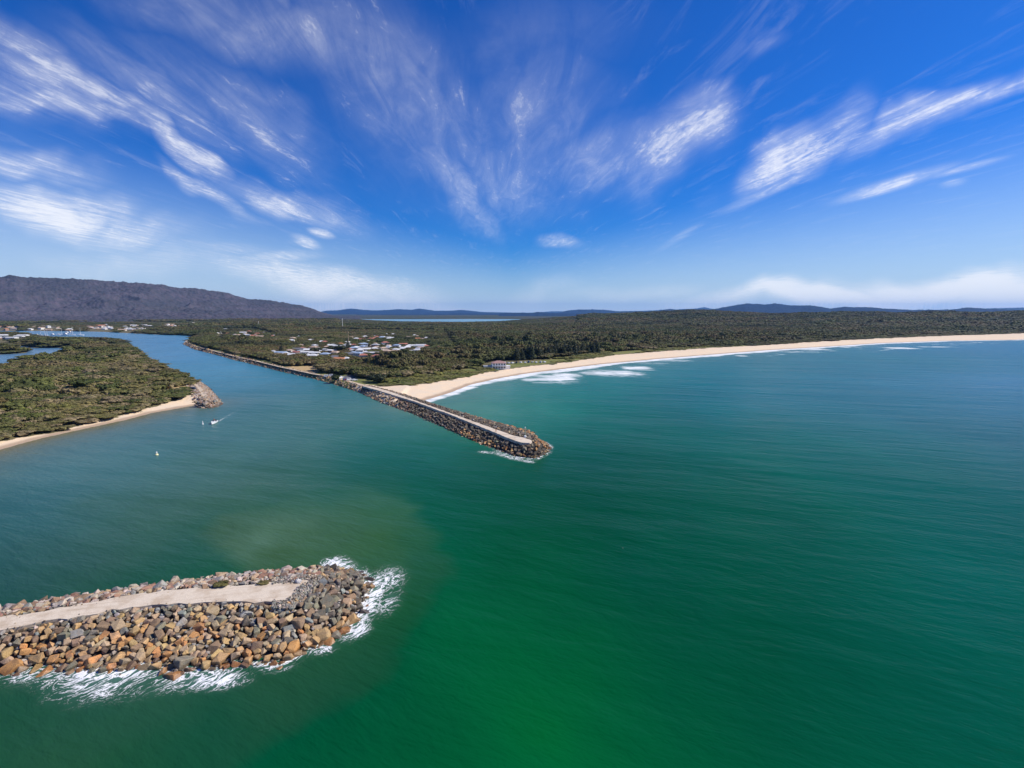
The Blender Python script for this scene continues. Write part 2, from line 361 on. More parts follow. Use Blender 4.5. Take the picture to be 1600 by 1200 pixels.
def water_material():
    m, t, b = mat('sea_water'); p = wpos(t)
    col = t.attr('wcol', 'Color'); foam = t.attr('foam'); surf = t.attr('surf')
    nb = t.noise(t.mapping(p, scl=(1, .5, 1), rot=(0,0,R(-20))), .018, 5, .6, .4)
    nd = t.noise(t.mapping(p, scl=(1, .35, 1), rot=(0,0,R(15))), .06, 4, .6)
    c = t.mix(t.mr(nb, .3, .7, 0, .40), col, t.mix(1, col, (.55, .72, .72), 'MULTIPLY'))
    c = t.mix(t.mr(nd, .35, .7, 0, .22), c, t.mix(1, c, (1.5, 1.25, 1.1), 'MULTIPLY'))
    # filaments of foam on a warped noise
    wn = t.n('ShaderNodeTexNoise'); t.l(t.mapping(p, scl=(.16,.16,1)), wn.inputs['Vector']); wn.inputs['Scale'].default_value = 1; wn.inputs['Detail'].default_value = 3
    wp = t.n('ShaderNodeVectorMath', operation='MULTIPLY_ADD'); t.l(wn.outputs['Color'], wp.inputs[0]); wp.inputs[1].default_value = (5,5,0); t.l(p, wp.inputs[2])
    st = t.mapping(wp.outputs[0], rot=(0,0,R(-52)), scl=(.42, 1.15, 1))
    f1 = t.noise(st, .75, 6, .62, .6); f2 = t.noise(t.mapping(wp.outputs[0], rot=(0,0,R(-52)), scl=(.6,1.3,1)), 1.6, 5, .7)
    rid = t.m('SUBTRACT', 1.0, t.m('MULTIPLY', t.m('ABSOLUTE', t.m('SUBTRACT', f1, .5)), 7.0), clamp=True)
    rid2 = t.m('SUBTRACT', 1.0, t.m('MULTIPLY', t.m('ABSOLUTE', t.m('SUBTRACT', f2, .5)), 6.0), clamp=True)
    pat = t.m('ADD', t.m('MULTIPLY', rid, .65), t.m('MULTIPLY', rid2, .35))
    fm = t.mr(t.m('ADD', t.m('MULTIPLY', foam, .74), t.m('MULTIPLY', pat, .80)), .88, 1.06)
    fm = t.m('MULTIPLY', fm, t.mr(foam, .04, .2))
    # surf: soft edged bands near the sand
    s1 = t.noise(t.mapping(p, scl=(.05,.12,1), rot=(0,0,R(12))), 1.0, 6, .68, .5)
    sf = t.m('MULTIPLY', t.mr(t.m('ADD', surf, t.m('MULTIPLY', t.m('SUBTRACT', s1, .5), 2.2)), .38, 1.15), .92)
    sf = t.m('MULTIPLY', sf, t.mr(surf, .05, .25))
    fm = t.m('MAXIMUM', fm, sf)
    milk = t.m('MULTIPLY', t.mr(t.m('MAXIMUM', foam, surf), .1, .9), .35)
    c = t.mix(milk, c, (.20, .34, .32))
    # rare whitecap flecks
    fl = t.noise(t.mapping(p, rot=(0,0,R(25)), scl=(.5,1,1)), .8, 2, .5); flb = t.noise(p, .035, 2)
    fleck = t.m('MULTIPLY', t.mr(fl, .80, .84), t.mr(flb, .5, .6))
    fm = t.m('MAXIMUM', fm, t.m('MULTIPLY', fleck, .7))
    c = t.mix(fm, c, (.80, .81, .83))
    t.l(c, b.inputs['Base Color']); b.inputs['IOR'].default_value = 1.33
    t.l(t.mr(fm, 0, 1, .22, .8), b.inputs['Roughness'])
    b.inputs['Specular IOR Level'].default_value = .05
    # waves
    w1 = t.noise(t.mapping(p, rot=(0,0,R(34)), scl=(.38, 1, 1)), .62, 5, .62, .3)
    w2 = t.noise(t.mapping(p, rot=(0,0,R(22)), scl=(.3, 1, 1)), .12, 4, .6, .3)
    w3 = t.noise(t.mapping(p, rot=(0,0,R(12)), scl=(.22, 1, 1)), .028, 3, .5)
    w4 = t.noise(t.mapping(p, rot=(0,0,R(50)), scl=(.75, 1, 1)), 1.7, 3, .6)
    n = bump(t, w3, .8, 2.6, None); n = bump(t, w2, .7, 1.0, None, n); n = bump(t, w1, .5, .40, None, n)
    n = bump(t, w4, .4, .10, None, n); bump(t, fm, .5, .25, b, n)
    return m
M_water = water_material()

def foliage_material(name, c1, c2, c3, scale=.02):
    m, t, b = mat(name); p = wpos(t)
    oi = t.n('ShaderNodeObjectInfo').outputs['Random']
    big = t.noise(t.mapping(p, rot=(0,0,R(20)), scl=(.5,1,1)), scale * 1.5, 5, .6); fine = t.noise(p, .45, 3, .6); mid = t.noise(p, .12, 3, .6)
    c = t.mix(t.mr(big, .38, .62), c1, c2)
    c = t.mix(t.mr(t.m('ADD', t.m('MULTIPLY', oi, .8), t.m('MULTIPLY', mid, .5)), .55, 1.05), c, c3)
    stand = t.noise(t.mapping(p, rot=(0,0,R(-15)), scl=(.45,1,1)), .0075, 4, .6)
    c = t.mix(t.mr(stand, .50, .66, 0, .75), c, (.030, .036, .014)); c = t.mix(t.mr(stand, .44, .32, 0, .7), c, (.165, .125, .065)); yel = t.noise(p, .05, 3, .6); c = t.mix(t.mr(yel, .60, .72, 0, .6), c, (.13, .14, .03))
    c = t.mix(t.mr(fine, .3, .7), t.mix(1, c, (.66,.70,.62), 'MULTIPLY'), t.mix(1, c, (1.35,1.32,1.15), 'MULTIPLY'))
    t.l(c, b.inputs['Base Color']); b.inputs['Roughness'].default_value = .75; b.inputs['Specular IOR Level'].default_value = .25
    return m
M_fol = foliage_material('scrub_leaves', (.075, .088, .022), (.150, .125, .050), (.215, .165, .105), .022)
M_fol2 = foliage_material('forest_leaves', (.050, .062, .016), (.115, .082, .036), (.098, .108, .030), .004)
M_pine = foliage_material('pine_needles', (.022, .034, .016), (.03, .04, .02), (.035, .042, .02))
M_bark = simple('bark', (.16, .13, .10), .9)

# ------------------------------------------------------------------ ground and water sheets
def polar():
    r = [12.0]
    while r[-1] < 40: r.append(r[-1] * 1.05)
    while r[-1] < 1500: r.append(r[-1] * 1.0085)
    while r[-1] < 6000: r.append(r[-1] * 1.018)
    while r[-1] < 29000: r.append(r[-1] * 1.07)
    az = np.concatenate([np.arange(-180, -58, 4), np.arange(-58, 58.01, .26), np.arange(62, 181, 4)])
    az[-1] = 180; az[0] = -180
    A, RR = np.meshgrid(R(1) * az, np.array(r)); return RR * np.sin(A), RR * np.cos(A), RR, A
X, Y, RR, AA = polar()
# lift the sample rows off the exact centre: the sheet starts under the camera
H = height(X, Y)
def pxmask(X, Y, poly_px, z=3.0, soft=4.0): return sm(sdist(X, Y, UL(poly_px, z)), -soft, soft)
me = grid_mesh('ground', X, Y, H - .0)
vg = np.maximum(sdist(X, Y, VEG_N), sdist(X, Y, VEG_S)); fattr(me, 'veg', vg)
GRASS_PX = [(500,583),(520,584),(532,586),(566,592),(580,592),(600,600),(598,606),(570,603),(540,597),(500,588),(470,584)]
DUNE = sm(vg, 0, 6) * (1 - sm(vg, 18, 42)) * (sdist(X, Y, LAND_N) > 0) * (Y < 1400)
fattr(me, 'grass', np.clip(pxmask(X, Y, GRASS_PX) + .75 * DUNE, 0, 1))
TAN_PX = [(436,576),(450,573),(492,572.5),(499,579),(494,585),(480,583),(456,579)]
tanm = pxmask(X, Y, TAN_PX, 3, 2)
for q in [(6,645,22,3.5),(77,636,9,2.6),(155,620,14,2.2),(100,631,8,1.8),(286,608,15,3),(220,578,18,1.3),(195,574,5,1),(55,604,12,1.6),(120,606,8,1.5),(180,600,9,1.2)]:
    c = U(q[0], q[1], 2); e = U(q[0] + q[2], q[1], 2); f = U(q[0], q[1] - q[3], 2)
    rx = e[0] - c[0]; ry = abs(f[1] - c[1]) + 2
    tanm = np.maximum(tanm, sm(1.3 - np.hypot((X - c[0]) / rx, (Y - c[1]) / ry), 0, .3))
fattr(me, 'tan', tanm)
PARK_PX = [(528,590.5),(543,586.5),(552,585.5),(556,589),(559,593.5),(557,595),(545,594.5)]
fattr(me, 'park', pxmask(X, Y, PARK_PX, 3, 1.2))
fattr(me, 'farveg', sm(RR, 2200, 3200))
ground = link('ground', me, M_ground); tag(ground, kind='structure')

# colour of the sea bed and silt by place, with some sky reflection painted in
WC = [ # px, py, colour of the water as photographed (8 bit)
 (850,1150,(8,100,54)),(700,1130,(4,88,55)),(950,1195,(4,94,56)),(800,1198,(8,98,58)),(850,1260,(8,98,60)),(1000,1080,(2,86,58)),(1200,1050,(0,80,62)),(1350,1150,(4,82,66)),(1550,1150,(14,88,76)),
 (1500,900,(24,95,93)),(1250,850,(6,86,78)),(1000,900,(0,82,68)),(800,850,(0,84,64)),(900,800,(0,78,66)),(900,720,(8,90,88)),(1100,760,(18,92,86)),(1300,800,(18,94,88)),(1590,700,(60,110,130)),
 (1300,700,(44,108,116)),(1590,600,(78,132,173)),(1200,640,(54,118,136)),(1400,620,(60,122,150)),(1050,620,(38,112,128)),(900,640,(36,122,120)),(950,690,(14,98,98)),
 (800,668,(55,124,120)),(720,640,(95,150,140)),(950,600,(40,128,136)),(750,712,(12,96,88)),(700,755,(18,86,80)),(1400,560,(52,124,150)),(1590,545,(60,128,172)),
 (600,715,(34,96,96)),(500,700,(68,110,117)),(500,640,(62,112,126)),(450,600,(74,132,160)),(400,580,(86,148,184)),(330,560,(88,150,196)),(230,535,(90,148,200)),(600,650,(50,112,118)),
 (400,700,(76,114,124)),(300,690,(80,118,132)),(200,700,(84,122,140)),(100,750,(77,118,136)),(80,820,(64,104,116)),(200,800,(68,102,104)),(0,800,(62,104,120)),
 (300,800,(70,102,100)),(400,780,(68,102,96)),(500,770,(56,100,92)),(400,850,(92,118,104)),(480,820,(86,113,98)),(590,800,(66,104,86)),(640,860,(50,94,74)),(350,830,(74,100,86)),(560,830,(72,104,84)),(600,850,(64,100,74)),(440,865,(72,98,76)),(610,775,(44,94,82)),
 (650,890,(44,90,70)),(300,880,(46,90,82)),(150,880,(60,92,92)),(20,900,(52,86,92)),(700,960,(2,92,62)),(750,1000,(0,93,60)),(690,840,(26,92,74)),(640,960,(36,84,58)),(620,1040,(16,84,58)),
 (560,1060,(36,80,60)),(450,1090,(42,82,64)),(300,1090,(46,84,70)),(150,1110,(46,84,72)),(40,1100,(44,84,70)),(300,1150,(34,79,63)),(100,1190,(46,84,66)),(480,1180,(10,84,58)),(200,1190,(40,82,62)),
 (40,550,(125,155,200)),(0,500,(110,150,195)),(750,500,(160,190,220)),(1200,560,(56,124,146)),
 (-300,900,(50,90,90)),(2200,900,(30,90,95)),(2200,600,(80,130,165))]
def lin8(v): v = np.array(v) / 255; return np.where(v < .04045, v / 12.92, ((v + .055) / 1.055)**2.4)
W_GAIN = 1.56
def albedo(px, py, t):
    """take the sky's reflection off the photographed colour and divide by the daylight"""
    d = ray(px, py); c = -d[2] / np.linalg.norm(d); Fr = .004 + .27 * (1 - c)**5
    return np.maximum((lin8(t) - Fr * np.array([.15, .32, .70])) / W_GAIN, (.0006, .004, .004))
PLUME_PX = [(-300,1250),(-300,1090),(0,1045),(190,1040),(400,1034),(540,975),(560,930),(545,893),(500,884),(440,884),(385,890),(350,872),(330,835),(352,806),(430,788),(500,768),(560,756),(640,792),(688,845),(694,900),(672,965),(642,1015),(602,1058),(545,1098),(475,1126),(410,1168),(330,1250)]
def pcoord(X, Y): return np.arctan2(X, Y) / .16, np.log(np.hypot(X, Y)) / .28
lx, ly = pcoord(X, Y); wx = .5 * (fbm(lx * 2, ly * 2, 4, 3) - .5); wy = .5 * (fbm(lx * 2 + 9, ly * 2, 4, 4) - .5)
plume = UL(PLUME_PX)
isin = [bool(inside(np.array([U(p[0], p[1])[0]]), np.array([U(p[0], p[1])[1]]), plume)[0]) for p in WC]
def spread(pts):
    P_ = np.array([pcoord(*U(p[0], p[1])) for p in pts]); Cc = np.array([albedo(*p) for p in pts]) ** .5
    K_ = np.hypot(P_[:, None, 0] - P_[None, :, 0], P_[:, None, 1] - P_[None, :, 1]); n = len(P_)
    A_ = np.zeros((n + 1, n + 1)); A_[:n, :n] = -K_ - .004 * np.eye(n); A_[n, :n] = A_[:n, n] = 1
    w_ = np.linalg.solve(A_, np.vstack([Cc, np.zeros((1, 3))])); out = 0
    for k in range(n): out = out - np.hypot(lx + wx - P_[k, 0], ly + wy - P_[k, 1])[..., None] * w_[k]
    return np.clip(out + w_[n], (.015, .05, .05), .9) ** 2
wi = [p for p, f in zip(WC, isin) if f]; wo_ = [p for p, f in zip(WC, isin) if not f]
mi = sm(sdist(X, Y, plume) + 9 * (fbm(X / 14, Y / 14, 4, 71) - .5) + 3 * (fbm(X / 4, Y / 4, 2, 73) - .5), -4.5, 3.5)[..., None]
wcol = spread(wo_) * (1 - mi) + spread(wi) * mi
farw = sm(RR, 230, 420)[..., None]; wcol = np.maximum(wcol * (1, 1.21, 1.0) * (1 - farw) + wcol * (1, 1.20, 1.13) * farw - (.004, 0, 0), (.0004, .01, .01))
dN, dS = land_parts(X, Y)
dbN = seg_dist(X, Y, beachN); dbS = seg_dist(X, Y, spit_b); dwN = seg_dist(X, Y, wallN)
def lerp(a, b, t): return a * (1 - t[..., None]) + np.array(b) * t[..., None]
sh = np.exp(-dbN / 24) * (dN < 0); wcol = lerp(wcol, (.22, .26, .20), sh * .7)
sh = np.exp(-(dbN / 95)**2) * (dN < 0) * (1 - sm(AA, .15, .5)); wcol = lerp(wcol, (.05, .17, .15), sh * .5)
sh = np.exp(-np.maximum(dbS, 0) / 15) * (dS < 0); wcol = lerp(wcol, (.20, .15, .06), np.clip(sh * .85, 0, 1))
# foam round the rocks
_, nbW, _ = bw_height(X, Y, NB_W, NB_C, 4.0)
tipx, tipy = U(570, 925); front = sm(NB_W[6][1] + 60 - Y, 0, 1)
o = -nbW
seg_front = seg_dist(X, Y, NB_W[2:17]); seg_tip = seg_dist(X, Y, NB_W[15:23])
pn = fbm(X / 9, Y / 9, 3, 21)
f_front = np.exp(-np.clip(seg_front, 0, None)**2 / (2 * (2.0 + 4.6 * pn)**2)) * np.clip(1.7 * fbm(X / 17, Y / 17, 3, 91) - .45, .05, .8)
wt = 1.0 + 2.4 * pn
f_tip = np.exp(-np.clip(seg_tip, 0, None)**2 / (2 * wt**2)) * (.25 + .75 * pn)
f_edge = (.25 + .75 * fbm(X / 6, Y / 6, 3, 93)) * .8 * np.exp(-(seg_dist(X, Y, NB_W[1:23]) / 1.1)**2)
foam = np.maximum(np.maximum(f_front, f_tip), f_edge)
hot = [(205,1042,50,20,.85),(335,1062,55,18,.85),(120,1048,34,12,.7),(40,1058,40,12,.5),(430,1040,34,13,.6),(587,925,15,24,.8),(560,985,22,14,.7),(602,905,40,24,.55),(608,940,30,30,.42),(540,890,40,10,.6),(500,1012,30,14,.6)]
for hx, hy_, ra, rb, st in hot:
    c = U(hx, hy_); e = U(hx + ra, hy_); f = U(hx, hy_ - rb)
    foam = np.maximum(foam, st * np.exp(-((X - c[0]) / (e[0] - c[0]))**2 - ((Y - c[1]) / (f[1] - c[1]))**2) * (.55 + .7 * pn))
_, fbW, _ = bw_height(X, Y, FB_W, FB_C, 4.4)
sgf = seg_dist(X, Y, FB_W[4:11]); foam = np.maximum(foam, .62 * np.exp(-(sgf / 2.2)**2) * (.4 + pn * .9) * sm(AA, -.13, 0))
foam = np.maximum(foam, .42 * np.exp(-(seg_dist(X, Y, FB_W[1:5]) / 2.5)**2) * pn)
c0 = U(785,703); c1 = U(755,706)
foam = np.maximum(foam, .5 * np.exp(-(seg_dist(X, Y, [U(752,706), U(775,708), U(800,716), U(830,722)]) / 2.6)**2))
# boat wake
wk = [U(340,659.5), U(350,653), U(362,646), U(378,638), U(400,628)]
dk = seg_dist(X, Y, wk); along = np.clip(np.hypot(X - wk[0][0], Y - wk[0][1]) / 90, 0, 1)
foam = np.maximum(foam, (1.0 - along)**1.5 * .5 * np.exp(-(dk / (.9 + 3 * along))**2))
surf = np.zeros_like(X)
band = 10 + 22 * fbm(X / 70, Y / 70, 3, 31) * sm(AA, -.12, .12)
surf = np.maximum(surf, (1 - sm(dbN, band * .5, band * 1.25)) * (dN < 4) * sm(AA, -.22, -.16))
for hx, hy_, ra, rb, st in [(832,593,20,3.4,.85),(866,591,42,7.5,.95),(884,586,26,4.5,.95),(962,583,48,6,.9),(930,583,34,4,.7),(994,575,26,3.6,1.0),(1050,563,30,2.4,.7),(1158,556,12,1.5,.85),(1020,568,30,3,.5),
       (1408,544,26,1.6,1.0),(1462,542,34,.9,.8),(1320,542.5,9,1.2,.9),(1336,542,7,1,.8),(1350,541.5,5,.7,.7),(1250,550,40,1.8,.6),(1270,546,30,2,.8)]:
    c = U(hx, hy_); e = U(hx + ra, hy_); f = U(hx, hy_ - rb)
    surf = np.maximum(surf, 1.05 * st * np.exp(-((X - c[0]) / (e[0] - c[0]))**4 - ((Y - c[1]) / (f[1] - c[1]))**2))
lines = np.zeros_like(X)
for off, wd, st in ((62, 5, .62), (95, 4, .55), (40, 4, .6)):
    lines = np.maximum(lines, st * np.exp(-((dbN - off - 22 * (fbm(X / 130, Y / 130, 2, 200 + off) - .5)) / wd)**2) * (dN < 0) * sm(fbm(X / 90, Y / 90, 3, 300 + off), .50, .66))
surf = np.maximum(surf, lines * 1.25 * sm(AA, .40, .52))
sw = .45 * np.exp(-(dbS / 1.6)**2) * (dS < 2); surf = np.maximum(surf, sw)
me = grid_mesh('water', X, Y, np.zeros_like(X)); cattr(me, 'wcol', wcol); fattr(me, 'foam', foam); fattr(me, 'surf', surf)
water = link('water', me, M_water); tag(water, kind='structure')

# ------------------------------------------------------------------ mountain and hills
def hill_material(name, c1, c2, c3, s1=.002, s2=.02, pale_spots=(.2,.17,.14)):
    m, t, b = mat(name); p = wpos(t)
    n = t.noise(p, s1, 6, .62); n2 = t.noise(p, s2, 5, .7); n3 = t.noise(p, s2 * 2.2, 4, .75)
    c = t.mix(t.mr(n, .35, .65), c1, c2); c = t.mix(t.mr(n2, .35, .7), c, c3)
    c = t.mix(t.m('MULTIPLY', t.mr(n3, .35, .65), .45), t.mix(1, c, (1.25,1.2,1.2), 'MULTIPLY'), t.mix(1, c, (.38,.40,.44), 'MULTIPLY'))
    c = t.mix(t.m('MULTIPLY', t.mr(n2, .70, .78), .5), c, pale_spots)  # scattered paler spots picked by noise
    t.l(c, b.inputs['Base Color']); b.inputs['Roughness'].default_value = .95; b.inputs['Specular IOR Level'].default_value = .1
    bump(t, n3, 1, 7, b); return m
M_mtn = hill_material('mountain_forest_hazed', (.055, .054, .064), (.088, .076, .094), (.042, .048, .058))  # forest tones made bluer, painting in haze the thin volume lacks
M_hill = hill_material('hill_forest_hazed', (.010, .030, .075), (.012, .034, .08), (.008, .024, .06), .001, .008)  # blue of the distance haze painted into the forest colour

def ridge(name, prof, R0, back, front, seed, m, naz=900, nr=140, canopy=6, amp=.28, x0=None, x1=None):
    """a range of hills: crest heights per bearing, real front and back slopes"""
    xs = np.array([p[0] for p in prof], float); el = np.array([math.atan2(ray(p[0], p[1])[2], math.hypot(ray(p[0], p[1])[0], ray(p[0], p[1])[1])) for p in prof])
    a = np.arctan((np.linspace(xs[0], xs[-1], naz) - 800) / 800)
    rr = np.concatenate([np.linspace(front, R0, int(nr * .75)), np.linspace(R0, back, nr - int(nr * .75) + 1)[1:]])
    A, Q = np.meshgrid(a, rr); px = 800 + 800 * np.tan(A)
    top = CAM_H + R0 * np.tan(np.interp(px, xs, el))
    X = Q * np.sin(A); Y = Q * np.cos(A)
    t = np.where(Q < R0, (Q - front) / (R0 - front), 1 - (Q - R0) / (back - R0))
    sh = t * t * (3 - 2 * t) * .55 + t * .45
    q = R0 * .09
    rn = 1 - np.abs(2 * fbm(X / q + .5 * fbm(X / (q*.7), Y / (q*.7), 2, seed + 7), Y / (q * 2.2), 4, seed) - 1) * 1.6
    z = np.maximum(top, 5) * sh * (1 - amp * np.sin(np.pi * np.clip(t, 0, 1)) * (1.4 - rn)) 
    z = z + canopy * (vnoise(X / 14, Y / 14, seed) + vnoise(X / 31, Y / 31, seed + 1) - 1) - 6 * (t < .01)
    me = grid_mesh(name, X, Y, z, True); o = link(name, me, m); tag(o, kind='structure'); return o
MTN = [(-900,470),(-500,448),(-200,438),(0,434),(20,432),(37,430),(57,434),(112,435.5),(150,437),(225,442),(262,445),(282,449),(312,450.5),(362,457.5),(391,467),(429,469.5),(457,475),(475,477),(494,483.4),(510,489),(523,493),(545,498.5),(565,501)]
ridge('mountain', MTN, 5600, 8200, 3300, 3, M_mtn, 1500, 300, 9, .85)
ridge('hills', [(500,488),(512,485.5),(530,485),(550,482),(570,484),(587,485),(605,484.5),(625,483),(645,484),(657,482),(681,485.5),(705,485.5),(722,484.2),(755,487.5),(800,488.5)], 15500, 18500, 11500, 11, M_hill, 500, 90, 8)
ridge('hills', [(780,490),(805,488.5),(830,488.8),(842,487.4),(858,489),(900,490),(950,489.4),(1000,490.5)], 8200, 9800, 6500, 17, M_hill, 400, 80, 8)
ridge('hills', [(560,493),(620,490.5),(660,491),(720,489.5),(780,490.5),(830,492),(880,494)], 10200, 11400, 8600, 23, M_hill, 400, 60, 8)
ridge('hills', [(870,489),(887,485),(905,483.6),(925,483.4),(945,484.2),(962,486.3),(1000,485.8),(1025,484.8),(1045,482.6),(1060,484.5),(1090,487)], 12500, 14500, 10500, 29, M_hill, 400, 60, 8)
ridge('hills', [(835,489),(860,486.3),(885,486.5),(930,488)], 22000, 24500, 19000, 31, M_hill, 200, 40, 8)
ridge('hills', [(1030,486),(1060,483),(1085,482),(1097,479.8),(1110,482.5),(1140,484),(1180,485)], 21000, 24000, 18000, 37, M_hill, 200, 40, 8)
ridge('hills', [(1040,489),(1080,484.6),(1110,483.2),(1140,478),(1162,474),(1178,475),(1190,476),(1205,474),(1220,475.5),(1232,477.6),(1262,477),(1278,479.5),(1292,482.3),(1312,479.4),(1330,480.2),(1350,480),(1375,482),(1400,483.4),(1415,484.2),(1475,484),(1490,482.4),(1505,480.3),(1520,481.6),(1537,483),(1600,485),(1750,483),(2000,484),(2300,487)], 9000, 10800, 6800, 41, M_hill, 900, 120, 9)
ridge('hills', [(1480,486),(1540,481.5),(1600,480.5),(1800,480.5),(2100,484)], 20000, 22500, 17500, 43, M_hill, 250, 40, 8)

# ------------------------------------------------------------------ rocks
def hull_rock(seed, n=13, bev=.07, flat=.72):
    r_ = random.Random(seed); bm = bmesh.new()
    ax = (1, r_.uniform(.65, .95), r_.uniform(.5, flat + .1))
    box = seed % 5 < 3
    if box:
        for sx in (-1, 1):
            for sy in (-1, 1):
                for sz in (-1, 1): bm.verts.new((sx * ax[0] * r_.uniform(.45, .88), sy * ax[1] * r_.uniform(.4, .88), sz * ax[2] * r_.uniform(.45, .9)))
        n = 4
    for i in range(n):
        v = Vector((r_.gauss(0,1), r_.gauss(0,1), r_.gauss(0,1))).normalized() * r_.uniform(.82, 1.08)
        bm.verts.new((v.x * ax[0], v.y * ax[1], v.z * ax[2]))
    res = bmesh.ops.convex_hull(bm, input=bm.verts)
    junk = list({g for g in res['geom_interior'] + res['geom_unused'] if isinstance(g, bmesh.types.BMVert)})
    if junk: bmesh.ops.delete(bm, geom=junk, context='VERTS')
    bmesh.ops.dissolve_limit(bm, angle_limit=R(16), verts=bm.verts, edges=bm.edges)
    if bev: bmesh.ops.bevel(bm, geom=list(bm.edges), offset=bev, segments=1, affect='EDGES', clamp_overlap=True)
    bm.verts.index_update()
    V = np.array([v.co for v in bm.verts]); F = [[v.index for v in f.verts] for f in bm.faces]; bm.free()
    return V, np.concatenate([np.array(f) for f in F]), np.array([len(f) for f in F])
ROCKS = [hull_rock(i, 11 + i % 5, .025 + .02 * (i % 3)) for i in range(26)]
ROCKS_LO = [hull_rock(100 + i, 9, 0) for i in range(12)]
def rotm(rx, ry, rz): return np.array(Euler((rx, ry, rz)).to_matrix())
class Pile:
    def __init__(s): s.V = []; s.F = []; s.K = []; s.Cl = []; s.n = 0
    def add(s, proto, p, size, rot, col):
        V, F, K = proto; V = V * size @ rot.T + p
        s.V.append(V); s.F.append(F + s.n); s.K.append(K); s.Cl.append(np.repeat(np.array(col)[None], len(V), 0)); s.n += len(V)
    def build(s, name):
        me = np_mesh(name, np.concatenate(s.V), np.concatenate(s.F), np.concatenate(s.K)); cattr(me, 'Col', np.concatenate(s.Cl)); return link(name, me, M_rock)
PAL = {'orange': (.60,.29,.10), 'ochre': (.56,.36,.16), 'tan': (.50,.37,.23), 'brown': (.27,.18,.115), 'grey green': (.25,.245,.18), 'dark grey': (.12,.115,.10),
       'blue grey': (.27,.30,.28), 'cream': (.56,.48,.40), 'reddish': (.32,.17,.125), 'pale grey': (.38,.37,.35)}
def jit(c, a=.18):
    k = random.uniform(1 - a, 1 + a); return tuple(min(.8, x * k * random.uniform(.94, 1.06)) for x in c)
def darts(bounds, ok, sizes, pack=.62, tries=6000, seed=0):
    """sizes: list of (rmin, rmax, tries): big ones first, then smaller stones fill the gaps"""
    g = np.random.default_rng(seed); P_ = np.zeros((0, 2)); Rr = np.zeros(0)
    for r0, r1, n in sizes:
        c = np.stack([g.uniform(bounds[0], bounds[1], n), g.uniform(bounds[2], bounds[3], n)], 1); rr = g.uniform(r0, r1, n)
        m = ok(c[:, 0], c[:, 1], rr); c, rr = c[m], rr[m]; cell = {}
        keepP, keepR = list(map(tuple, P_)), list(Rr); G_ = 3.2
        for i, (x, y) in enumerate(keepP): cell.setdefault((int(x // G_), int(y // G_)), []).append(i)
        for (x, y), r in zip(c, rr):
            cx, cy = int(x // G_), int(y // G_); good = True
            for i in range(cx - 1, cx + 2):
                for j in range(cy - 1, cy + 2):
                    for k in cell.get((i, j), ()):
                        q = keepP[k]
                        if (x - q[0])**2 + (y - q[1])**2 < (pack * (r + keepR[k]))**2: good = False; break
                    if not good: break
                if not good: break
            if good:
                cell.setdefault((cx, cy), []).append(len(keepP)); keepP.append((x, y)); keepR.append(r)
        P_ = np.array(keepP).reshape(-1, 2); Rr = np.array(keepR)
    return P_, Rr
pile = Pile()
def bw_build(Wp, Cp, Pp, top, step, bounds, name, label, pathlabel):
    gx, gy = np.meshgrid(np.arange(bounds[0], bounds[1], step), np.arange(bounds[2], bounds[3], step))
    h, dW, dC = bw_height(gx, gy, Wp, Cp, top)
    z = np.maximum(h - .55, -3.2)
    root = empty(name, (np.mean([p[0] for p in Cp]), np.mean([p[1] for p in Cp]), 0)); tag(root, label, 'breakwater')
    keep = (dW > -5)
    V = np.stack([gx.ravel(), gy.ravel(), z.ravel()], 1); n, m = gx.shape
    i = (np.arange(n - 1)[:, None] * m + np.arange(m - 1)[None]).ravel()
    F = np.stack([i, i + 1, i + m + 1, i + m], 1); kf = keep.ravel()[F].all(1); F = F[kf]
    used = np.unique(F); remap = -np.ones(len(V), int); remap[used] = np.arange(len(used)); V = V[used]; F = remap[F]
    V[:, 0] -= root.location.x; V[:, 1] -= root.location.y
    link('core', np_mesh('core', V, F.ravel(), np.full(len(F), 4), True), M_core, root)
    # path: a slab of gravel with its own thickness
    bm = bmesh.new(); pp = []
    for a_, b_ in zip(Pp, Pp[1:] + Pp[:1]):
        L = math.dist(a_, b_); k = max(1, int(L / 1.5))
        for j in range(k):
            t_ = j / k; x = a_[0] + (b_[0] - a_[0]) * t_; y = a_[1] + (b_[1] - a_[1]) * t_
            e = .45 if top < 4.2 else .2
            pp.append((x + random.uniform(-e, e), y + random.uniform(-e, e)))
    vs = [bm.verts.new((x - root.location.x, y - root.location.y, top + .06)) for x, y in pp]; f = bm.faces.new(vs)
    ext = bmesh.ops.extrude_face_region(bm, geom=[f])
    for v in ext['geom']:
        if isinstance(v, bmesh.types.BMVert): v.co.z -= 1.2
    bmesh.ops.recalc_face_normals(bm, faces=bm.faces); bmesh.ops.triangulate(bm, faces=[f_ for f_ in bm.faces if len(f_.verts) > 4])
    me = bpy.data.meshes.new('path'); bm.to_mesh(me); bm.free(); link('path', me, M_gravel, root)
    return root
nb_b = (-190, -8, 60, 125)
bw_build(NB_W, NB_C, NB_P, 4.0, .8, nb_b, 'breakwater', 'near breakwater with pale gravel path and rounded rock head in the left foreground', '')
fb_b = (-175, 40, 185, 420)
bw_build(FB_W, FB_C, FB_P, 4.4, 1.6, fb_b, 'breakwater', 'long straight far breakwater running from the sandy beach out into the green sea', '')

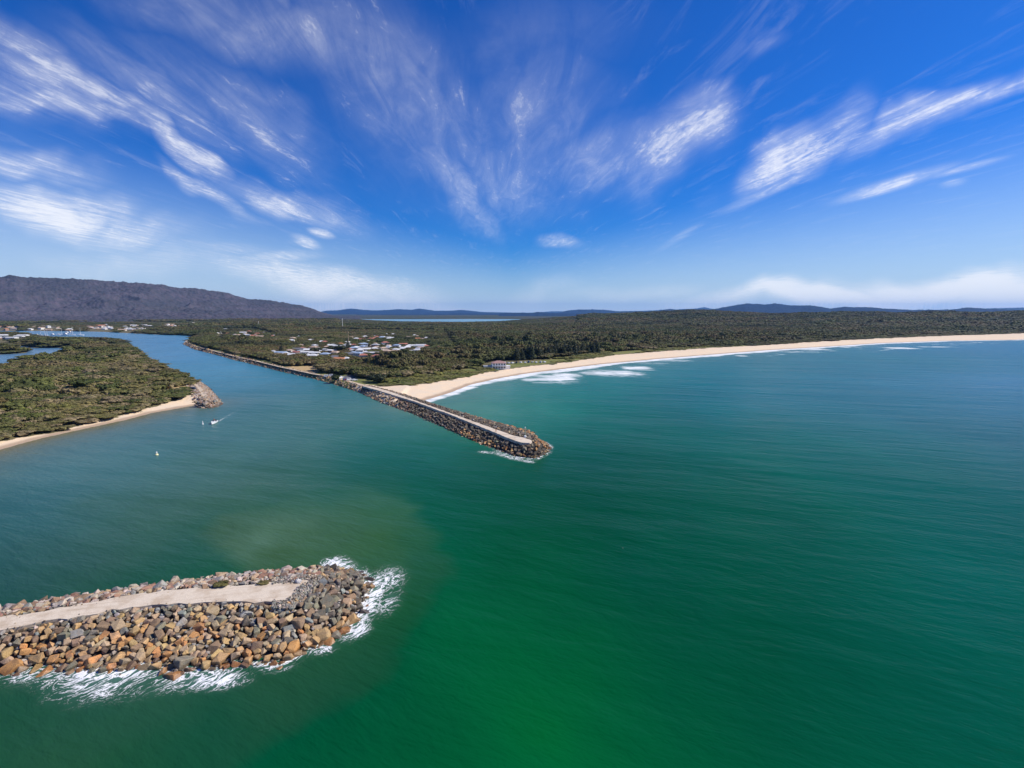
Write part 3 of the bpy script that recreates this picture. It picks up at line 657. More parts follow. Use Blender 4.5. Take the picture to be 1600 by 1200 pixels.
# near breakwater boulders
def ok_near(x, y, r):
    h, dW, dC = bw_height(x, y, NB_W, NB_C, 4.0); dP = sdist(x, y, NB_P)
    low = dW < 3.0
    m = (dW > -1.5) & (dP < -r * .92)
    up = (dP > -2.2)                         # small stones beside the path
    m &= ~(up & (r > .75)); m &= ~((dP > -5) & (r > 1.35))
    m &= ~((dW < -.6) & (r < .6))
    return m
x0 = U(-60, 1000)[0] * 1.0
PN, RN = darts((-122, -14, 66, 112), ok_near, [(1.3,1.7,60),(.98,1.3,800),(.70,.95,14000),(.48,.72,36000),(.28,.45,36000)], .66, seed=4)
hN_, dWn, dCn = bw_height(PN[:, 0], PN[:, 1], NB_W, NB_C, 4.0); dPn = sdist(PN[:, 0], PN[:, 1], NB_P)
def proj(x, y, z):
    a = R(PITCH); yy = y * math.cos(a) - (z - CAM_H) * math.sin(a); zz = y * math.sin(a) + (z - CAM_H) * math.cos(a)
    return 800 + FPX * x / yy, 600 - FPX * zz / yy, yy
near = []
for (x, y), r, h, dW, dC, dP in zip(PN, RN, hN_, dWn, dCn, dPn):
    px, py, dep = proj(x, y, h); yn = vnoise(np.array(x / 6), np.array(y / 6), 77)
    back = py < np.interp(px, [0, 200, 340, 470, 520], [958, 926, 913, 904, 893]) + 4 and px < 500
    tip = px > 480 and py < 975 - (px - 500) * .1
    t = dW / (dW + max(dC, 0) + .01)
    if r < .46: names, wts = ['pale grey','cream','dark grey','tan','blue grey'], [3,2,3,2,2]
    elif back: names, wts = ['cream','reddish','brown','pale grey','tan'], [4,3.5,2.5,2,2]
    elif tip: names, wts = ['dark grey','grey green','brown','blue grey','ochre','tan'], [3,4,2.5,1,.7 + 2.5 * (t < .3),1]
    elif t > .62: names, wts = ['grey green','tan','brown','pale grey','dark grey','blue grey','ochre'], [2.2,4,3,1.2,1.3,.6,3.4]
    elif t > .3: names, wts = ['ochre','tan','brown','grey green','orange','dark grey','blue grey'], [4.4,3.4,2.4,.8 + .8 * yn,3,.9 * yn,.2]
    else: names, wts = ['orange','ochre','tan','brown','grey green'], [3.6,4.2,2.4,1.6,.8]
    cn = random.choices(names, wts)[0]; near.append([x, y, h, r, cn, px, py, dep, t, back, tip])
# the stones that show largest become objects
cand = [n for n in near if -8 < n[5] < 1600 and n[6] < 1200 and n[3] > .55]
cand.sort(key=lambda n: -n[3] / n[7]); big = set(id(n) for n in cand[:300])
boulders = []
for n in near:
    x, y, h, r, cn, px, py, dep, t, back, tip = n
    small = r < .46
    pr = random.choice(ROCKS_LO if small else ROCKS); V, F, K = pr
    rot = rotm(random.uniform(-.5, .5), random.uniform(-.5, .5), random.uniform(0, 6.28)); size = r * random.uniform(1.08, 1.30)
    z = h - (.30 + .30 * (h > 3.7)) * r + random.uniform(-.25, .3) * r + (.1 if not small else .0)
    col = jit(PAL[cn])
    if id(n) in big:
        me = np_mesh('boulder', V * size @ rot.T, F, K); cattr(me, 'Col', np.repeat(np.array(col)[None], len(V), 0))
        o = link('boulder', me, M_rock, loc=(x, y, z)); tag(o, None, 'boulder', 'boulders of the near breakwater')
        o_info = (cn, r, t, back, tip, px); boulders.append((o, o_info))
    else: pile.add(pr, (x, y, z), size, rot, col)
for _ in range(900):                        # loose stones spilled on the path
    px_, py_ = random.uniform(-5, 470), random.uniform(905, 990); x, y = U(px_, py_, 4); d_ = float(sdist(np.array(x), np.array(y), NB_P))
    if .1 < d_ < .2 + random.expovariate(2.2): r = random.uniform(.06, .2); pile.add(random.choice(ROCKS_LO), (x, y, 4.08), r, rotm(random.uniform(-1,1), random.uniform(-1,1), random.uniform(0,6.28)), jit(PAL[random.choice(['pale grey','brown','dark grey','tan'])], .3))
for _ in range(2600):                       # broken stone where the path ends
    px_, py_ = random.uniform(425, 512), random.uniform(898, 950); x, y = U(px_, py_, 4); d_ = float(sdist(np.array(x), np.array(y), NB_P))
    if -2.6 < d_ < .9 * random.random(): r = random.uniform(.14, .34); pile.add(random.choice(ROCKS_LO), (x, y, 4.10 - .12 * max(0, -d_) + random.uniform(0, .12)), r, rotm(random.uniform(-1,1), random.uniform(-1,1), random.uniform(0,6.28)), jit(PAL[random.choice(['pale grey','blue grey','dark grey','cream'])], .3))
info = {o.name: i for o, i in boulders}
def bkey(o):
    cn, r, t, back, tip, px = info[o.name]
    sz = 'big' if r > 1.0 else 'medium' if r > .85 else 'small'
    if back: loc = 'behind the gravel path'
    elif tip: loc = 'high on rounded head' if t > .55 else 'halfway down rounded head' if t > .25 else 'on head at the foam'
    else:
        row = 'upper' if t > .62 else 'middle' if t > .32 else 'waterline'
        loc = '%s row, %s' % (row, 'left quarter' if px < 150 else 'left of bushes' if px < 300 else 'below path end' if px < 450 else 'beside head')
    return ('%s %s boulder %s' % (sz, cn, loc), '%s %s boulders %s' % (sz, cn, loc))
label_all([o for o, _ in boulders], bkey)

# far breakwater, training wall and left groyne rubble (all smaller in the picture)
def ok_far(x, y, r):
    h, dW, dC = bw_height(x, y, FB_W, FB_C, 4.4); dP = sdist(x, y, FB_P)
    return (dW > -1.2) & (dP < -r * .95) & ~((dP > -1.6) & (r > .6))
PF, RF = darts(fb_b, ok_far, [(.75,1.1,50000),(.5,.75,160000)], .70, seed=9)
hF, dWf, dCf = bw_height(PF[:, 0], PF[:, 1], FB_W, FB_C, 4.4)
for (x, y), r, h, dW, dC in zip(PF, RF, hF, dWf, dCf):
    t = dW / (dW + max(dC, 0) + .01); px, py, dep = proj(x, y, h)
    if px > 836 or (t < .38 and px > 720): names, wts = ['orange','ochre','tan','brown','dark grey'], [3,3,2,1.5,1.5]
    elif px < 640: names, wts = ['brown','tan','reddish','dark grey','pale grey'], [3,3,1.5,2,1.5]
    else: names, wts = ['dark grey','grey green','brown','pale grey','tan'], [7,2,1.6,.5,.4]
    pile.add(random.choice(ROCKS_LO), (x, y, h - (.3 + .35 * (dC < 1)) * r + random.uniform(-.2,.3) * r), r * 1.15, rotm(random.uniform(-.6,.6), random.uniform(-.6,.6), random.uniform(0,6.28)), tuple(.82 * q for q in jit(PAL[random.choices(names, wts)[0]], .3)))
def edge_rocks(line, width, dens, r0, r1, names, wts, inward, seed, zf):
    g = random.Random(seed)
    for a_, b_ in zip(line[:-1], line[1:]):
        L = math.dist(a_, b_); dx_, dy_ = (b_[0] - a_[0]) / L, (b_[1] - a_[1]) / L; nx, ny = dy_ * inward, -dx_ * inward
        d0 = math.hypot(a_[0], a_[1]); k = 1.0 if d0 < 600 else .45
        for _ in range(int(L * width * dens * k)):
            s_, q_ = g.random() * L, g.uniform(-1.2, width)
            x, y = a_[0] + dx_ * s_ + nx * q_, a_[1] + dy_ * s_ + ny * q_; r = g.uniform(r0, r1) * (1.4 if k < 1 else 1)
            h = zf(q_); cn = g.choices(names, wts)[0]
            pile.add(g.choice(ROCKS_LO), (x, y, h), r, rotm(g.uniform(-.6,.6), g.uniform(-.6,.6), g.uniform(0,6.28)), jit(PAL[cn], .3))
edge_rocks(wallN[:10], 6.0, .42, .7, 1.35, ['brown','tan','dark grey','pale grey','reddish','ochre'], [3,3,2,2,1,1.5], 1, 5, lambda q: max(-.5, min(q * .6, 3.2)) + .05)
edge_rocks(groyne_w[1:7], 11.0, .7, .6, 1.2, ['cream','pale grey','tan','brown','reddish','dark grey'], [2,3,3,3,2,2], -1, 16, lambda q: max(-.5, min(q * .42, 3.0)) + .05)
edge_rocks(groyne_w, 7.0, .6, .5, 1.0, ['cream','pale grey','tan','brown','reddish','dark grey'], [3,3,3,2,2,1], -1, 6, lambda q: max(-.5, min(q * .42, 3.0)) + .05)

def on_groyne():
    g = random.Random(88); pl = UL([(322,622),(315,611),(309,603.5),(300,595.5),(290,589),(276,582),(264,576)], 3.1)
    for _ in range(7000):
        k = g.randrange(len(pl) - 1); a_, b_ = pl[k], pl[k + 1]; t_ = g.random(); x = a_[0] + (b_[0] - a_[0]) * t_ + g.uniform(-9, 9); y = a_[1] + (b_[1] - a_[1]) * t_ + g.uniform(-9, 9)
        d_ = float(seg_dist(np.array(x), np.array(y), pl))
        if d_ < 1.6 or d_ > (15 if k == 0 else 7.5): continue
        if x < a_[0] + (b_[0] - a_[0]) * t_ - 3.2: continue
        h_ = float(height(x, y))
        if h_ < -.6 or (d_ > 3 and k > 2 and x < a_[0] - 2): continue
        r = g.uniform(.5, 1.1); cn = g.choices(['cream','pale grey','tan','brown','reddish','dark grey'], [2.5,3,3,3,2,1.5])[0]
        pile.add(g.choice(ROCKS_LO), (x, y, h_ + .1), r, rotm(g.uniform(-.6,.6), g.uniform(-.6,.6), g.uniform(0,6.28)), jit(PAL[cn], .3))
on_groyne()
rub = pile.build('rubble'); tag(rub, 'smaller stones of the breakwaters, rock wall and groyne along the water', 'rubble', kind='stuff')

# gravel track on top of the groyne and along the training wall
def strip(name, pts, width, z, m, label, cat, zoff=.05, thick=.25, jitter=.3):
    bm = bmesh.new(); L_ = []; P_ = np.array(pts, float)
    for i in range(len(P_)):
        d = P_[min(i + 1, len(P_) - 1)] - P_[max(i - 1, 0)]; d /= np.linalg.norm(d); n_ = np.array([d[1], -d[0]])
        wv_ = width / 2 + random.uniform(-jitter, jitter)
        zz = height(P_[i][0], P_[i][1]) if z is None else z
        L_.append([bm.verts.new((*(P_[i] + n_ * wv_), float(zz) + zoff)), bm.verts.new((*(P_[i] - n_ * wv_), float(zz) + zoff)),
                   bm.verts.new((*(P_[i] - n_ * wv_), float(zz) - thick)), bm.verts.new((*(P_[i] + n_ * wv_), float(zz) - thick))])
    for a_, b_ in zip(L_[:-1], L_[1:]):
        for k in range(4): bm.faces.new((a_[k], a_[(k + 1) % 4], b_[(k + 1) % 4], b_[k]))
    bm.faces.new(L_[0]); bm.faces.new(L_[-1][::-1]); bmesh.ops.recalc_face_normals(bm, faces=bm.faces)
    me = bpy.data.meshes.new(name); bm.to_mesh(me); bm.free(); o = link(name, me, m); tag(o, kind='structure'); return o
def dens_line(pts, step=8):
    out = []
    for a_, b_ in zip(pts[:-1], pts[1:]):
        k = max(1, int(math.dist(a_, b_) / step))
        for j in range(k): out.append((a_[0] + (b_[0] - a_[0]) * j / k, a_[1] + (b_[1] - a_[1]) * j / k))
    return out + [pts[-1]]
M_track = simple('sandy_track', (.50,.40,.29), .95, .2, .3)
strip('path', dens_line(UL([(578,604.5),(560,600),(540,594),(523,588.8),(492,584.5),(440,573.5),(399,563.5),(365,556),(348,551.5),(303,540.5)], 3.3)), 3.4, 3.3, M_track, '', '')
strip('path', dens_line(UL([(322,622),(315,611),(309,603.5),(300,595.5),(290,589),(276,582)], 3.1), 6), 2.6, 3.08, M_track, '', '')

# ------------------------------------------------------------------ trees
def ico_sphere(sub=1):
    bm = bmesh.new(); bmesh.ops.create_icosphere(bm, subdivisions=sub, radius=1); bm.verts.index_update()
    V = np.array([v.co for v in bm.verts]); F = np.array([[v.index for v in f.verts] for f in bm.faces]); bm.free(); return V, F
ICO1, ICO2 = ico_sphere(1), ico_sphere(2)
def crown_mesh(name, seed, kind, leaves, m, leaf=.11):
    g = np.random.default_rng(seed); V = []; F = []; K = []; n = 0
    def add(v, f):
        nonlocal n
        V.append(v); F.append((f + n).ravel()); K.append(np.full(len(f), f.shape[1])); n += len(v)
    if kind == 'pine':
        lumps = []
        for i in range(9):
            z = .12 + i * .1; r = .30 * (1 - i / 9.6) + .03
            for k in range(6 if i < 7 else 3):
                a = k * 1.047 + i * .5 + g.uniform(-.2,.2); lumps.append((np.array([math.cos(a) * r * .62, math.sin(a) * r * .62, z]), np.array([r * .5, r * .5, .045 + .02 * g.random()])))
    else:
        # a domed body with smaller domes grown over it
        zc_, bh = {'scrub': (.40, .34), 'gum': (.62, .26), 'low': (.28, .26)}[kind]; lumps = []
        for k in range(3):
            a = g.uniform(0, 6.28); q = .26 * g.random() + .08; lumps.append((np.array([math.cos(a) * q, math.sin(a) * q, zc_ + g.uniform(-.03, .03)]), np.array([g.uniform(.55, .72), g.uniform(.55, .72), bh])))
        for k in range(15 if kind != 'low' else 10):
            a = g.uniform(0, 6.28); q = math.sqrt(g.random()) * .80; s_ = g.uniform(.20, .34)
            z_ = zc_ + bh * math.sqrt(max(0, 1 - (q / .95)**2)) * g.uniform(.55, .95) - .05 * g.random()
            lumps.append((np.array([math.cos(a) * q, math.sin(a) * q, z_]), np.array([s_, s_, s_ * g.uniform(.38, .55)])))
    bv, bf = ICO1
    for c, s_ in lumps:
        v = bv * (.84 + .3 * g.random((len(bv), 1))) * s_ * .88 + c; add(v, bf)
    P_ = np.stack([l[0] for l in lumps]); Sz = np.stack([l[1] for l in lumps])
    idx = g.integers(0 if kind == 'pine' else 2, len(lumps), leaves); d = g.normal(size=(leaves, 3)); d[:, 2] = np.abs(d[:, 2]) * .8 - .15; d /= np.linalg.norm(d, axis=1)[:, None]
    c = P_[idx] + d * Sz[idx] * g.uniform(.84, 1.10, (leaves, 1))
    t1 = np.cross(d, g.normal(size=(leaves, 3))); t1 /= np.linalg.norm(t1, axis=1)[:, None]; t1 = t1 + d * g.uniform(-.5, .5, (leaves, 1)); t2 = np.cross(d, t1); t1[:, 2] *= .5; t2[:, 2] *= .5
    s_ = leaf * g.uniform(.6, 1.3, (leaves, 1))
    q = np.stack([c - t1 * s_ - t2 * s_ * .6, c + t1 * s_ - t2 * s_ * .5, c + t1 * s_ * .8 + t2 * s_ * .6, c - t1 * s_ * .7 + t2 * s_ * .6], 1).reshape(-1, 3)
    add(q, np.arange(leaves * 4).reshape(-1, 4))
    me = np_mesh(name, np.concatenate(V), np.concatenate(F), np.concatenate(K)); me.materials.append(m); return me
def trunk_mesh(name, seed, h=.7, r=.045, limbs=4):
    g = random.Random(seed); bm = bmesh.new()
    def tube(a_, b_, r0, r1):
        a_, b_ = Vector(a_), Vector(b_); z = (b_ - a_).normalized(); x = z.orthogonal().normalized(); y = z.cross(x)
        A_ = [bm.verts.new(a_ + (x * math.cos(k * 1.2566) + y * math.sin(k * 1.2566)) * r0) for k in range(5)]
        B_ = [bm.verts.new(b_ + (x * math.cos(k * 1.2566) + y * math.sin(k * 1.2566)) * r1) for k in range(5)]
        for k in range(5): bm.faces.new((A_[k], A_[(k + 1) % 5], B_[(k + 1) % 5], B_[k]))
        bm.faces.new(B_)
    p = Vector((0, 0, -.08)); q = Vector((g.uniform(-.05,.05), g.uniform(-.05,.05), h * .5)); tube(p, q, r, r * .75); e = Vector((q.x * 2, q.y * 2, h)); tube(q, e, r * .75, r * .35)
    for k in range(limbs):
        a = g.uniform(0, 6.28); tube(q, q + Vector((math.cos(a) * .42, math.sin(a) * .42, h * .4)), r * .5, r * .18)
    me = bpy.data.meshes.new(name); bm.to_mesh(me); bm.free(); me.materials.append(M_bark); return me
KINDS = ['scrub', 'gum', 'low']
M_dune = foliage_material('dune_leaves', (.10,.12,.025), (.19,.17,.05), (.13,.12,.05), .05)
NEARC = {k: [crown_mesh('crown', 10 + i + 50 * KINDS.index(k), k, 520, M_dune if k == 'low' else M_fol, .085) for i in range(5)] for k in KINDS}
TRK = {k: trunk_mesh('trunk', 5 + KINDS.index(k), {'scrub': .45, 'gum': .75, 'low': .3}[k]) for k in KINDS}

# --- clearings
houses_xy = []  # filled below, before the trees are sown
def zone(px_poly, z=4.0): return UL(px_poly, z)
TOWN = [zone([(418,556),(425,545),(455,536),(500,533),(545,533),(560,540),(600,540),(640,536),(682,538),(678,549),(640,553),(600,558),(590,566),(560,569),(530,565),(500,562),(470,562)]),
        zone([(330,527),(345,515),(400,514),(432,522),(436,534),(410,536),(380,530)]),
        zone([(520,536),(530,524),(560,519),(610,517),(680,523),(672,530),(600,531),(560,533)]),
        zone([(20,520),(45,506),(190,503),(300,505),(300,513),(260,514),(215,518),(160,517),(60,524)]),
        zone([(285,503),(360,503),(360,508),(290,509)]), zone([(-80,536),(-80,517),(40,518),(60,526),(30,534)])]
CLEAR = [UL(PARK_PX, 3), UL(GRASS_PX, 3), UL(TAN_PX, 3), UL([(735,571),(765,566),(860,561),(900,559.5),(880,563),(830,571),(790,576)], 3.5),
         UL([(278,604),(309,602),(311,618),(298,622),(290,612)], 2.5)]

M_wall = [simple('render_cream', (.62,.56,.46), .8), simple('render_white', (.74,.72,.68), .8), simple('brick', (.36,.22,.16), .9)]
ROOFC = {'white': (.60,.60,.60), 'pale grey': (.38,.40,.42), 'red tiled': (.38,.15,.10), 'tan tiled': (.46,.34,.25), 'blue grey': (.30,.38,.50), 'dark grey': (.14,.14,.15), 'orange tiled': (.50,.22,.10)}
M_roof = {k: simple('roof_' + k.replace(' ', '_'), v, .55, .15, .4) for k, v in ROOFC.items()}
M_glass, _t, _b = mat('window_glass'); _b.inputs['Base Color'].default_value = (.03,.04,.05,1); _b.inputs['Roughness'].default_value = .15
def box_bm(bm, x0, x1, y0, y1, z0, z1):
    vs = [bm.verts.new(p) for p in ((x0,y0,z0),(x1,y0,z0),(x1,y1,z0),(x0,y1,z0),(x0,y0,z1),(x1,y0,z1),(x1,y1,z1),(x0,y1,z1))]
    for f in ((0,3,2,1),(4,5,6,7),(0,1,5,4),(1,2,6,5),(2,3,7,6),(3,0,4,7)): bm.faces.new([vs[i] for i in f])
def fin(bm, name, m):
    bmesh.ops.recalc_face_normals(bm, faces=bm.faces); me = bpy.data.meshes.new(name); bm.to_mesh(me); bm.free(); me.materials.append(m); return me
def roof_mesh(w_, d_, z0, h_, hip, wing=False):
    bm = bmesh.new(); e = .6; x, y = w_ / 2 + e, d_ / 2 + e; rx = x - y if hip and x > y else (x if not hip else .1)
    rx = max(rx, .1)
    a_ = [bm.verts.new(p) for p in ((-x,-y,z0),(x,-y,z0),(x,y,z0),(-x,y,z0))]; b_ = [bm.verts.new((-rx,0,z0+h_)), bm.verts.new((rx,0,z0+h_))]
    c_ = [bm.verts.new((v.co.x, v.co.y, z0 - .22)) for v in a_]
    bm.faces.new((a_[0], a_[1], b_[1], b_[0])); bm.faces.new((a_[2], a_[3], b_[0], b_[1])); bm.faces.new((a_[1], a_[2], b_[1])); bm.faces.new((a_[3], a_[0], b_[0]))
    for k in range(4): bm.faces.new((c_[k], c_[(k+1)%4], a_[(k+1)%4], a_[k]))
    bm.faces.new(c_[::-1])
    if wing:
        for k in range(0): pass
    return bm
HP = []
for i, (w_, d_, hh, rh, hip) in enumerate([(15,10,3.0,2.4,True),(12,9,3.0,2.2,True),(18,10,3.2,2.2,False),(13,9,5.6,2.0,True),(22,12,4.5,1.6,False)]):
    bm = bmesh.new(); box_bm(bm, -w_/2, w_/2, -d_/2, d_/2, -1.5, hh)
    wall = fin(bm, 'wall', M_wall[0]); roof = fin(roof_mesh(w_, d_, hh, rh, hip), 'roof', M_roof['white'])
    wins = []
    for s_ in (-1, 1):
        for fx in (-.3, .08, .34):
            bm = bmesh.new(); box_bm(bm, w_*fx - .8, w_*fx + .8, s_*d_/2 - .04, s_*d_/2 + .04, hh - 2.0, hh - .7); wins.append(fin(bm, 'window', M_glass))
    bm = bmesh.new(); box_bm(bm, -w_*.12 - .5, -w_*.12 + .5, -d_/2 - .05, -d_/2 + .05, 0, 2.1); door = fin(bm, 'door', M_glass)
    HP.append((wall, roof, wins, door, hh))
house_objs = []
def house(px, py, k, roofc, wallm, rz, zone_name, detail=True, sc=1.0):
    x, y = U(px, py, 4.0); z = float(height(x, y)); sc *= (random.uniform(.70, .92) if px < 690 else .8) * (.8 if k == 4 and 300 < px < 690 else 1); wall, roof, wins, door, hh = HP[k]
    o = empty('house', (x, y, z), rz); o.scale = (sc, sc, sc); tag(o, None, 'house', 'houses of the riverside town')
    a_ = link('wall', wall, parent=o); a_.material_slots[0].link = 'OBJECT'; a_.material_slots[0].material = M_wall[wallm]
    b_ = link('roof', roof, parent=o); b_.material_slots[0].link = 'OBJECT'; b_.material_slots[0].material = M_roof[roofc]
    if detail:
        for m_ in wins: link('window', m_, parent=o)
        link('door', door, parent=o)
    house_objs.append((o, roofc, zone_name, y, k)); houses_xy.append((x, y)); return o
# the ones that stand out in the photograph: px, py(base), kind, roof
for px, py, k, rc in [(439,552.5,2,'blue grey'),(453,556,2,'white'),(447,553,1,'white'),(427,550.5,1,'white'),(478,555.5,0,'white'),(489,557,1,'white'),(480,552.5,4,'white'),(492,553,2,'white'),(484,548,2,'white'),
      (505,547.5,4,'pale grey'),(497,549,1,'white'),(470,549,1,'pale grey'),(531,562,2,'orange tiled'),(541,562,1,'white'),(523,560,0,'dark grey'),(553,553,0,'blue grey'),(560,556.5,3,'blue grey'),(562,551,3,'white'),(552,549,1,'white'),
      (572,552,1,'white'),(586,553.5,4,'white'),(568,557,1,'red tiled'),(588,559,1,'red tiled'),(543,536,1,'white'),(532,538.5,1,'orange tiled'),(508,535,0,'red tiled'),(503,534.5,0,'white'),(520,540,0,'pale grey'),(527,542,2,'white'),
      (514,541,1,'white'),(537,543,2,'pale grey'),(585,546,1,'white'),(583,541,1,'tan tiled'),(607,543,1,'white'),(620,543,3,'blue grey'),(626,545,0,'pale grey'),(637,544,0,'white'),(648,540.5,4,'white'),(657,540.5,4,'white'),(666,540,4,'white'),
      (647,550,4,'white'),(652,551,3,'white'),(630,551,2,'tan tiled'),(614,551,2,'tan tiled'),(604,550,0,'tan tiled'),(563,531,0,'red tiled'),(567,532,0,'red tiled'),(571,531.5,1,'red tiled'),(557,530,1,'white'),(575,534,1,'white'),(600,527,0,'white'),(606,528,2,'white'),
      (612,529,2,'white'),(604,523,1,'white'),(614,523,1,'white'),(597,527.5,0,'blue grey'),(650,530,2,'orange tiled'),(640,528,2,'tan tiled'),(660,530,2,'tan tiled'),(666,529,1,'white'),(455,535,3,'white'),(458,531,3,'tan tiled'),
      (440,531,0,'tan tiled'),(431,532,1,'tan tiled'),(425,526,0,'red tiled'),(428,525,1,'white'),(410,523,1,'red tiled'),(402,522,0,'red tiled'),(406,527,2,'tan tiled'),(375,531,4,'white'),(385,530,4,'white'),(395,529.5,4,'pale grey'),(358,527,4,'tan tiled'),(366,527,4,'orange tiled'),
      (357,521,1,'orange tiled'),(339,520,1,'white'),(345,519.5,1,'white'),(353,514,4,'white'),(382,523,1,'white'),(387,524,1,'pale grey'),(470,541,1,'tan tiled'),(485,532,2,'white'),(468,526,1,'white'),(800,548,1,'white'),(814,549,1,'white'),(762,547,2,'white'),(745,546,1,'white'),(686,544,1,'red tiled')]:
    zn = 'north bank town' if py > 535 else 'back streets' if px > 430 else 'upstream streets'
    if px > 680: zn = 'caravan park clearing'
    house(px, py + 1.0, k, rc, random.choice([0, 1, 1]), random.uniform(-.5, .5), zn, True)
g = random.Random(12)
def fill(n, poly_px, roofs, zn, detail, sc=1.0, mind=17):
    k = 0; tr = 0
    while k < n and tr < 4000:
        tr += 1; x = g.uniform(min(p[0] for p in poly_px), max(p[0] for p in poly_px)); y = g.uniform(min(p[1] for p in poly_px), max(p[1] for p in poly_px))
        if not inside(np.array([x]), np.array([y]), poly_px)[0]: continue
        X_, Y_ = U(x, y, 4)
        if any((X_ - a_)**2 + (Y_ - b_)**2 < mind**2 for a_, b_ in houses_xy): continue
        if height(X_, Y_) < .8: continue
        house(x, y, g.choice([0, 0, 1, 1, 2, 3]), g.choice(roofs), g.choice([0, 1, 2]), g.uniform(-.8, .8), zn, detail, sc); k += 1
RF_ = ['white','white','pale grey','tan tiled','red tiled','dark grey','blue grey']
fill(24, [(430,552),(470,545),(560,540),(600,544),(595,556),(520,556),(470,560)], RF_, 'north bank town', True)
fill(18, [(520,540),(560,538),(680,542),(672,547),(600,551)], RF_, 'north bank town', True)
fill(12, [(535,533),(545,527),(640,525),(675,528),(600,533)], ['red tiled','tan tiled','white','pale grey'], 'back streets', False)
fill(10, [(340,523),(400,518),(430,524),(430,530),(390,529)], ['white','tan tiled','red tiled','pale grey'], 'upstream streets', False)
fill(24, [(136,511),(172,507),(178,515),(140,516)], ['tan tiled','orange tiled','white','red tiled'], 'far marina shore', False, 1.2, 18)
fill(22, [(185,514),(200,509),(236,508),(232,514),(190,517)], ['white','white','tan tiled','pale grey'], 'far marina shore', False, 1.2, 20)
fill(14, [(250,512),(258,507),(284,508),(282,512)], ['tan tiled','white','orange tiled'], 'far marina shore', False, 1.2, 20)
fill(18, [(45,516),(50,511),(80,511),(110,512),(125,514),(100,516)], ['white','tan tiled','tan tiled','white'], 'left shore town', False, 1.2, 18)
fill(14, [(-10,518),(-10,511),(30,509),(32,514)], ['tan tiled','white','orange tiled'], 'left shore town', False, 1.2, 18)
fill(6, [(300,506),(346,504.5),(346,506.5),(310,508)], ['orange tiled','white'], 'foot of the mountain', False, 1.5, 22)
fill(5, [(-10,530),(-10,524),(14,525),(14,530)], ['white','pale grey','white'], 'left shore town', False, 1.2, 18)
house(36, 525.6, 4, 'white', 1, .1, 'left shore town', False, 1.15); house(30, 527, 4, 'white', 1, .1, 'left shore town', False, 1.0); house(19, 529.5, 4, 'white', 1, 0, 'left shore town', False, 1.0)
hinfo = {o.name: (rc, zn, y, k) for o, rc, zn, y, k in house_objs}
_rows = {}
for o, rc, zn, y, k in house_objs: _rows.setdefault(zn, []).append(y)
def hkey(o):
    rc, zn, y, k = hinfo[o.name]; L = sorted(_rows[zn]); q = L.index(y) / len(L)
    row = 'front' if q < .25 else 'second' if q < .5 else 'third' if q < .75 else 'back'
    kd = ['house', 'cottage', 'long house', 'two storey house', 'hall'][k]
    if zn in ('caravan park clearing', 'foot of the mountain'): loc = 'in the ' + zn if 'clearing' in zn else 'at the ' + zn
    else: loc = '%s row, %s' % (row, zn)
    return ('%s roofed %s %s' % (rc, kd, loc), '%s roofed %ss %s' % (rc, kd, loc))
label_all([o for o, *_ in house_objs], hkey)

# --- sow the trees
HX = np.array(houses_xy)
def sow(r0, r1, step, az0=-49, az1=49):
    n_az = int(2 * r1); xs = np.arange(-r1 * .8, r1 * .8, step); ys = np.arange(100, r1, step)
    X_, Y_ = np.meshgrid(xs, ys); X_ = X_ + rng.uniform(-.48, .48, X_.shape) * step; Y_ = Y_ + rng.uniform(-.48, .48, Y_.shape) * step
    X_, Y_ = X_.ravel(), Y_.ravel(); r = np.hypot(X_, Y_); a = np.degrees(np.arctan2(X_, Y_))
    m = (r >= r0) & (r < r1) & (a > az0) & (a < az1); X_, Y_ = X_[m], Y_[m]
    v = np.maximum(sdist(X_, Y_, VEG_N), sdist(X_, Y_, VEG_S)); m = v > 1.0; X_, Y_, v = X_[m], Y_[m], v[m]
    h = height(X_, Y_); m = h > .25; return X_[m], Y_[m], v[m], h[m]
T = []
for r0, r1, st in ((150, 560, 4.3), (560, 1100, 6.6), (1100, 1900, 9.5), (1900, 3700, 15.0)):
    x, y, v, h = sow(r0, r1, st); T.append(np.stack([x, y, v, h, np.full(len(x), st)], 1))
T = np.concatenate(T); x, y, v, h, st = T.T
town = np.zeros(len(x))
for z_ in TOWN: town = np.maximum(town, inside(x, y, z_))
clr = np.zeros(len(x), bool)
for c_ in CLEAR: clr |= inside(x, y, c_)
# keep a yard and a view line in front of each house
rh = np.full(len(x), 1e9); 
rr_ = np.hypot(x, y); aa_ = np.arctan2(x, y)
for hx, hy_ in HX:
    d = math.hypot(hx, hy_); a = math.atan2(hx, hy_); lat = (aa_ - a) * d; fr = d - rr_
    k = np.maximum(np.abs(lat) / 7.5, np.where(fr > 0, fr / (34 if d < 1500 else 320), -fr / 7)); rh = np.minimum(rh, k)
spit = sdist(x, y, SPIT) > 0
tn = fbm(x / 28, y / 28, 3, 51); gapn = fbm(x / 60, y / 60, 3, 61)
keep = ~clr & (spit | (seg_dist(x, y, wallN) > 14)) & (~spit | (seg_dist(x, y, groyne_w) > 8)) & (rh > 1) & (rng.random(len(x)) > town * .25) & ~(inside(x, y, [U(395, 533, 3), U(300, 538, 3), U(300, 544, 3), U(395, 560, 3)]) & False)
dune = (v < 30) & ~spit & (x > U(590, 600)[0]) ; keep &= ~(dune & (tn < .38) & (y < 900))
keep &= ~(spit & (tanm.max() > 2))
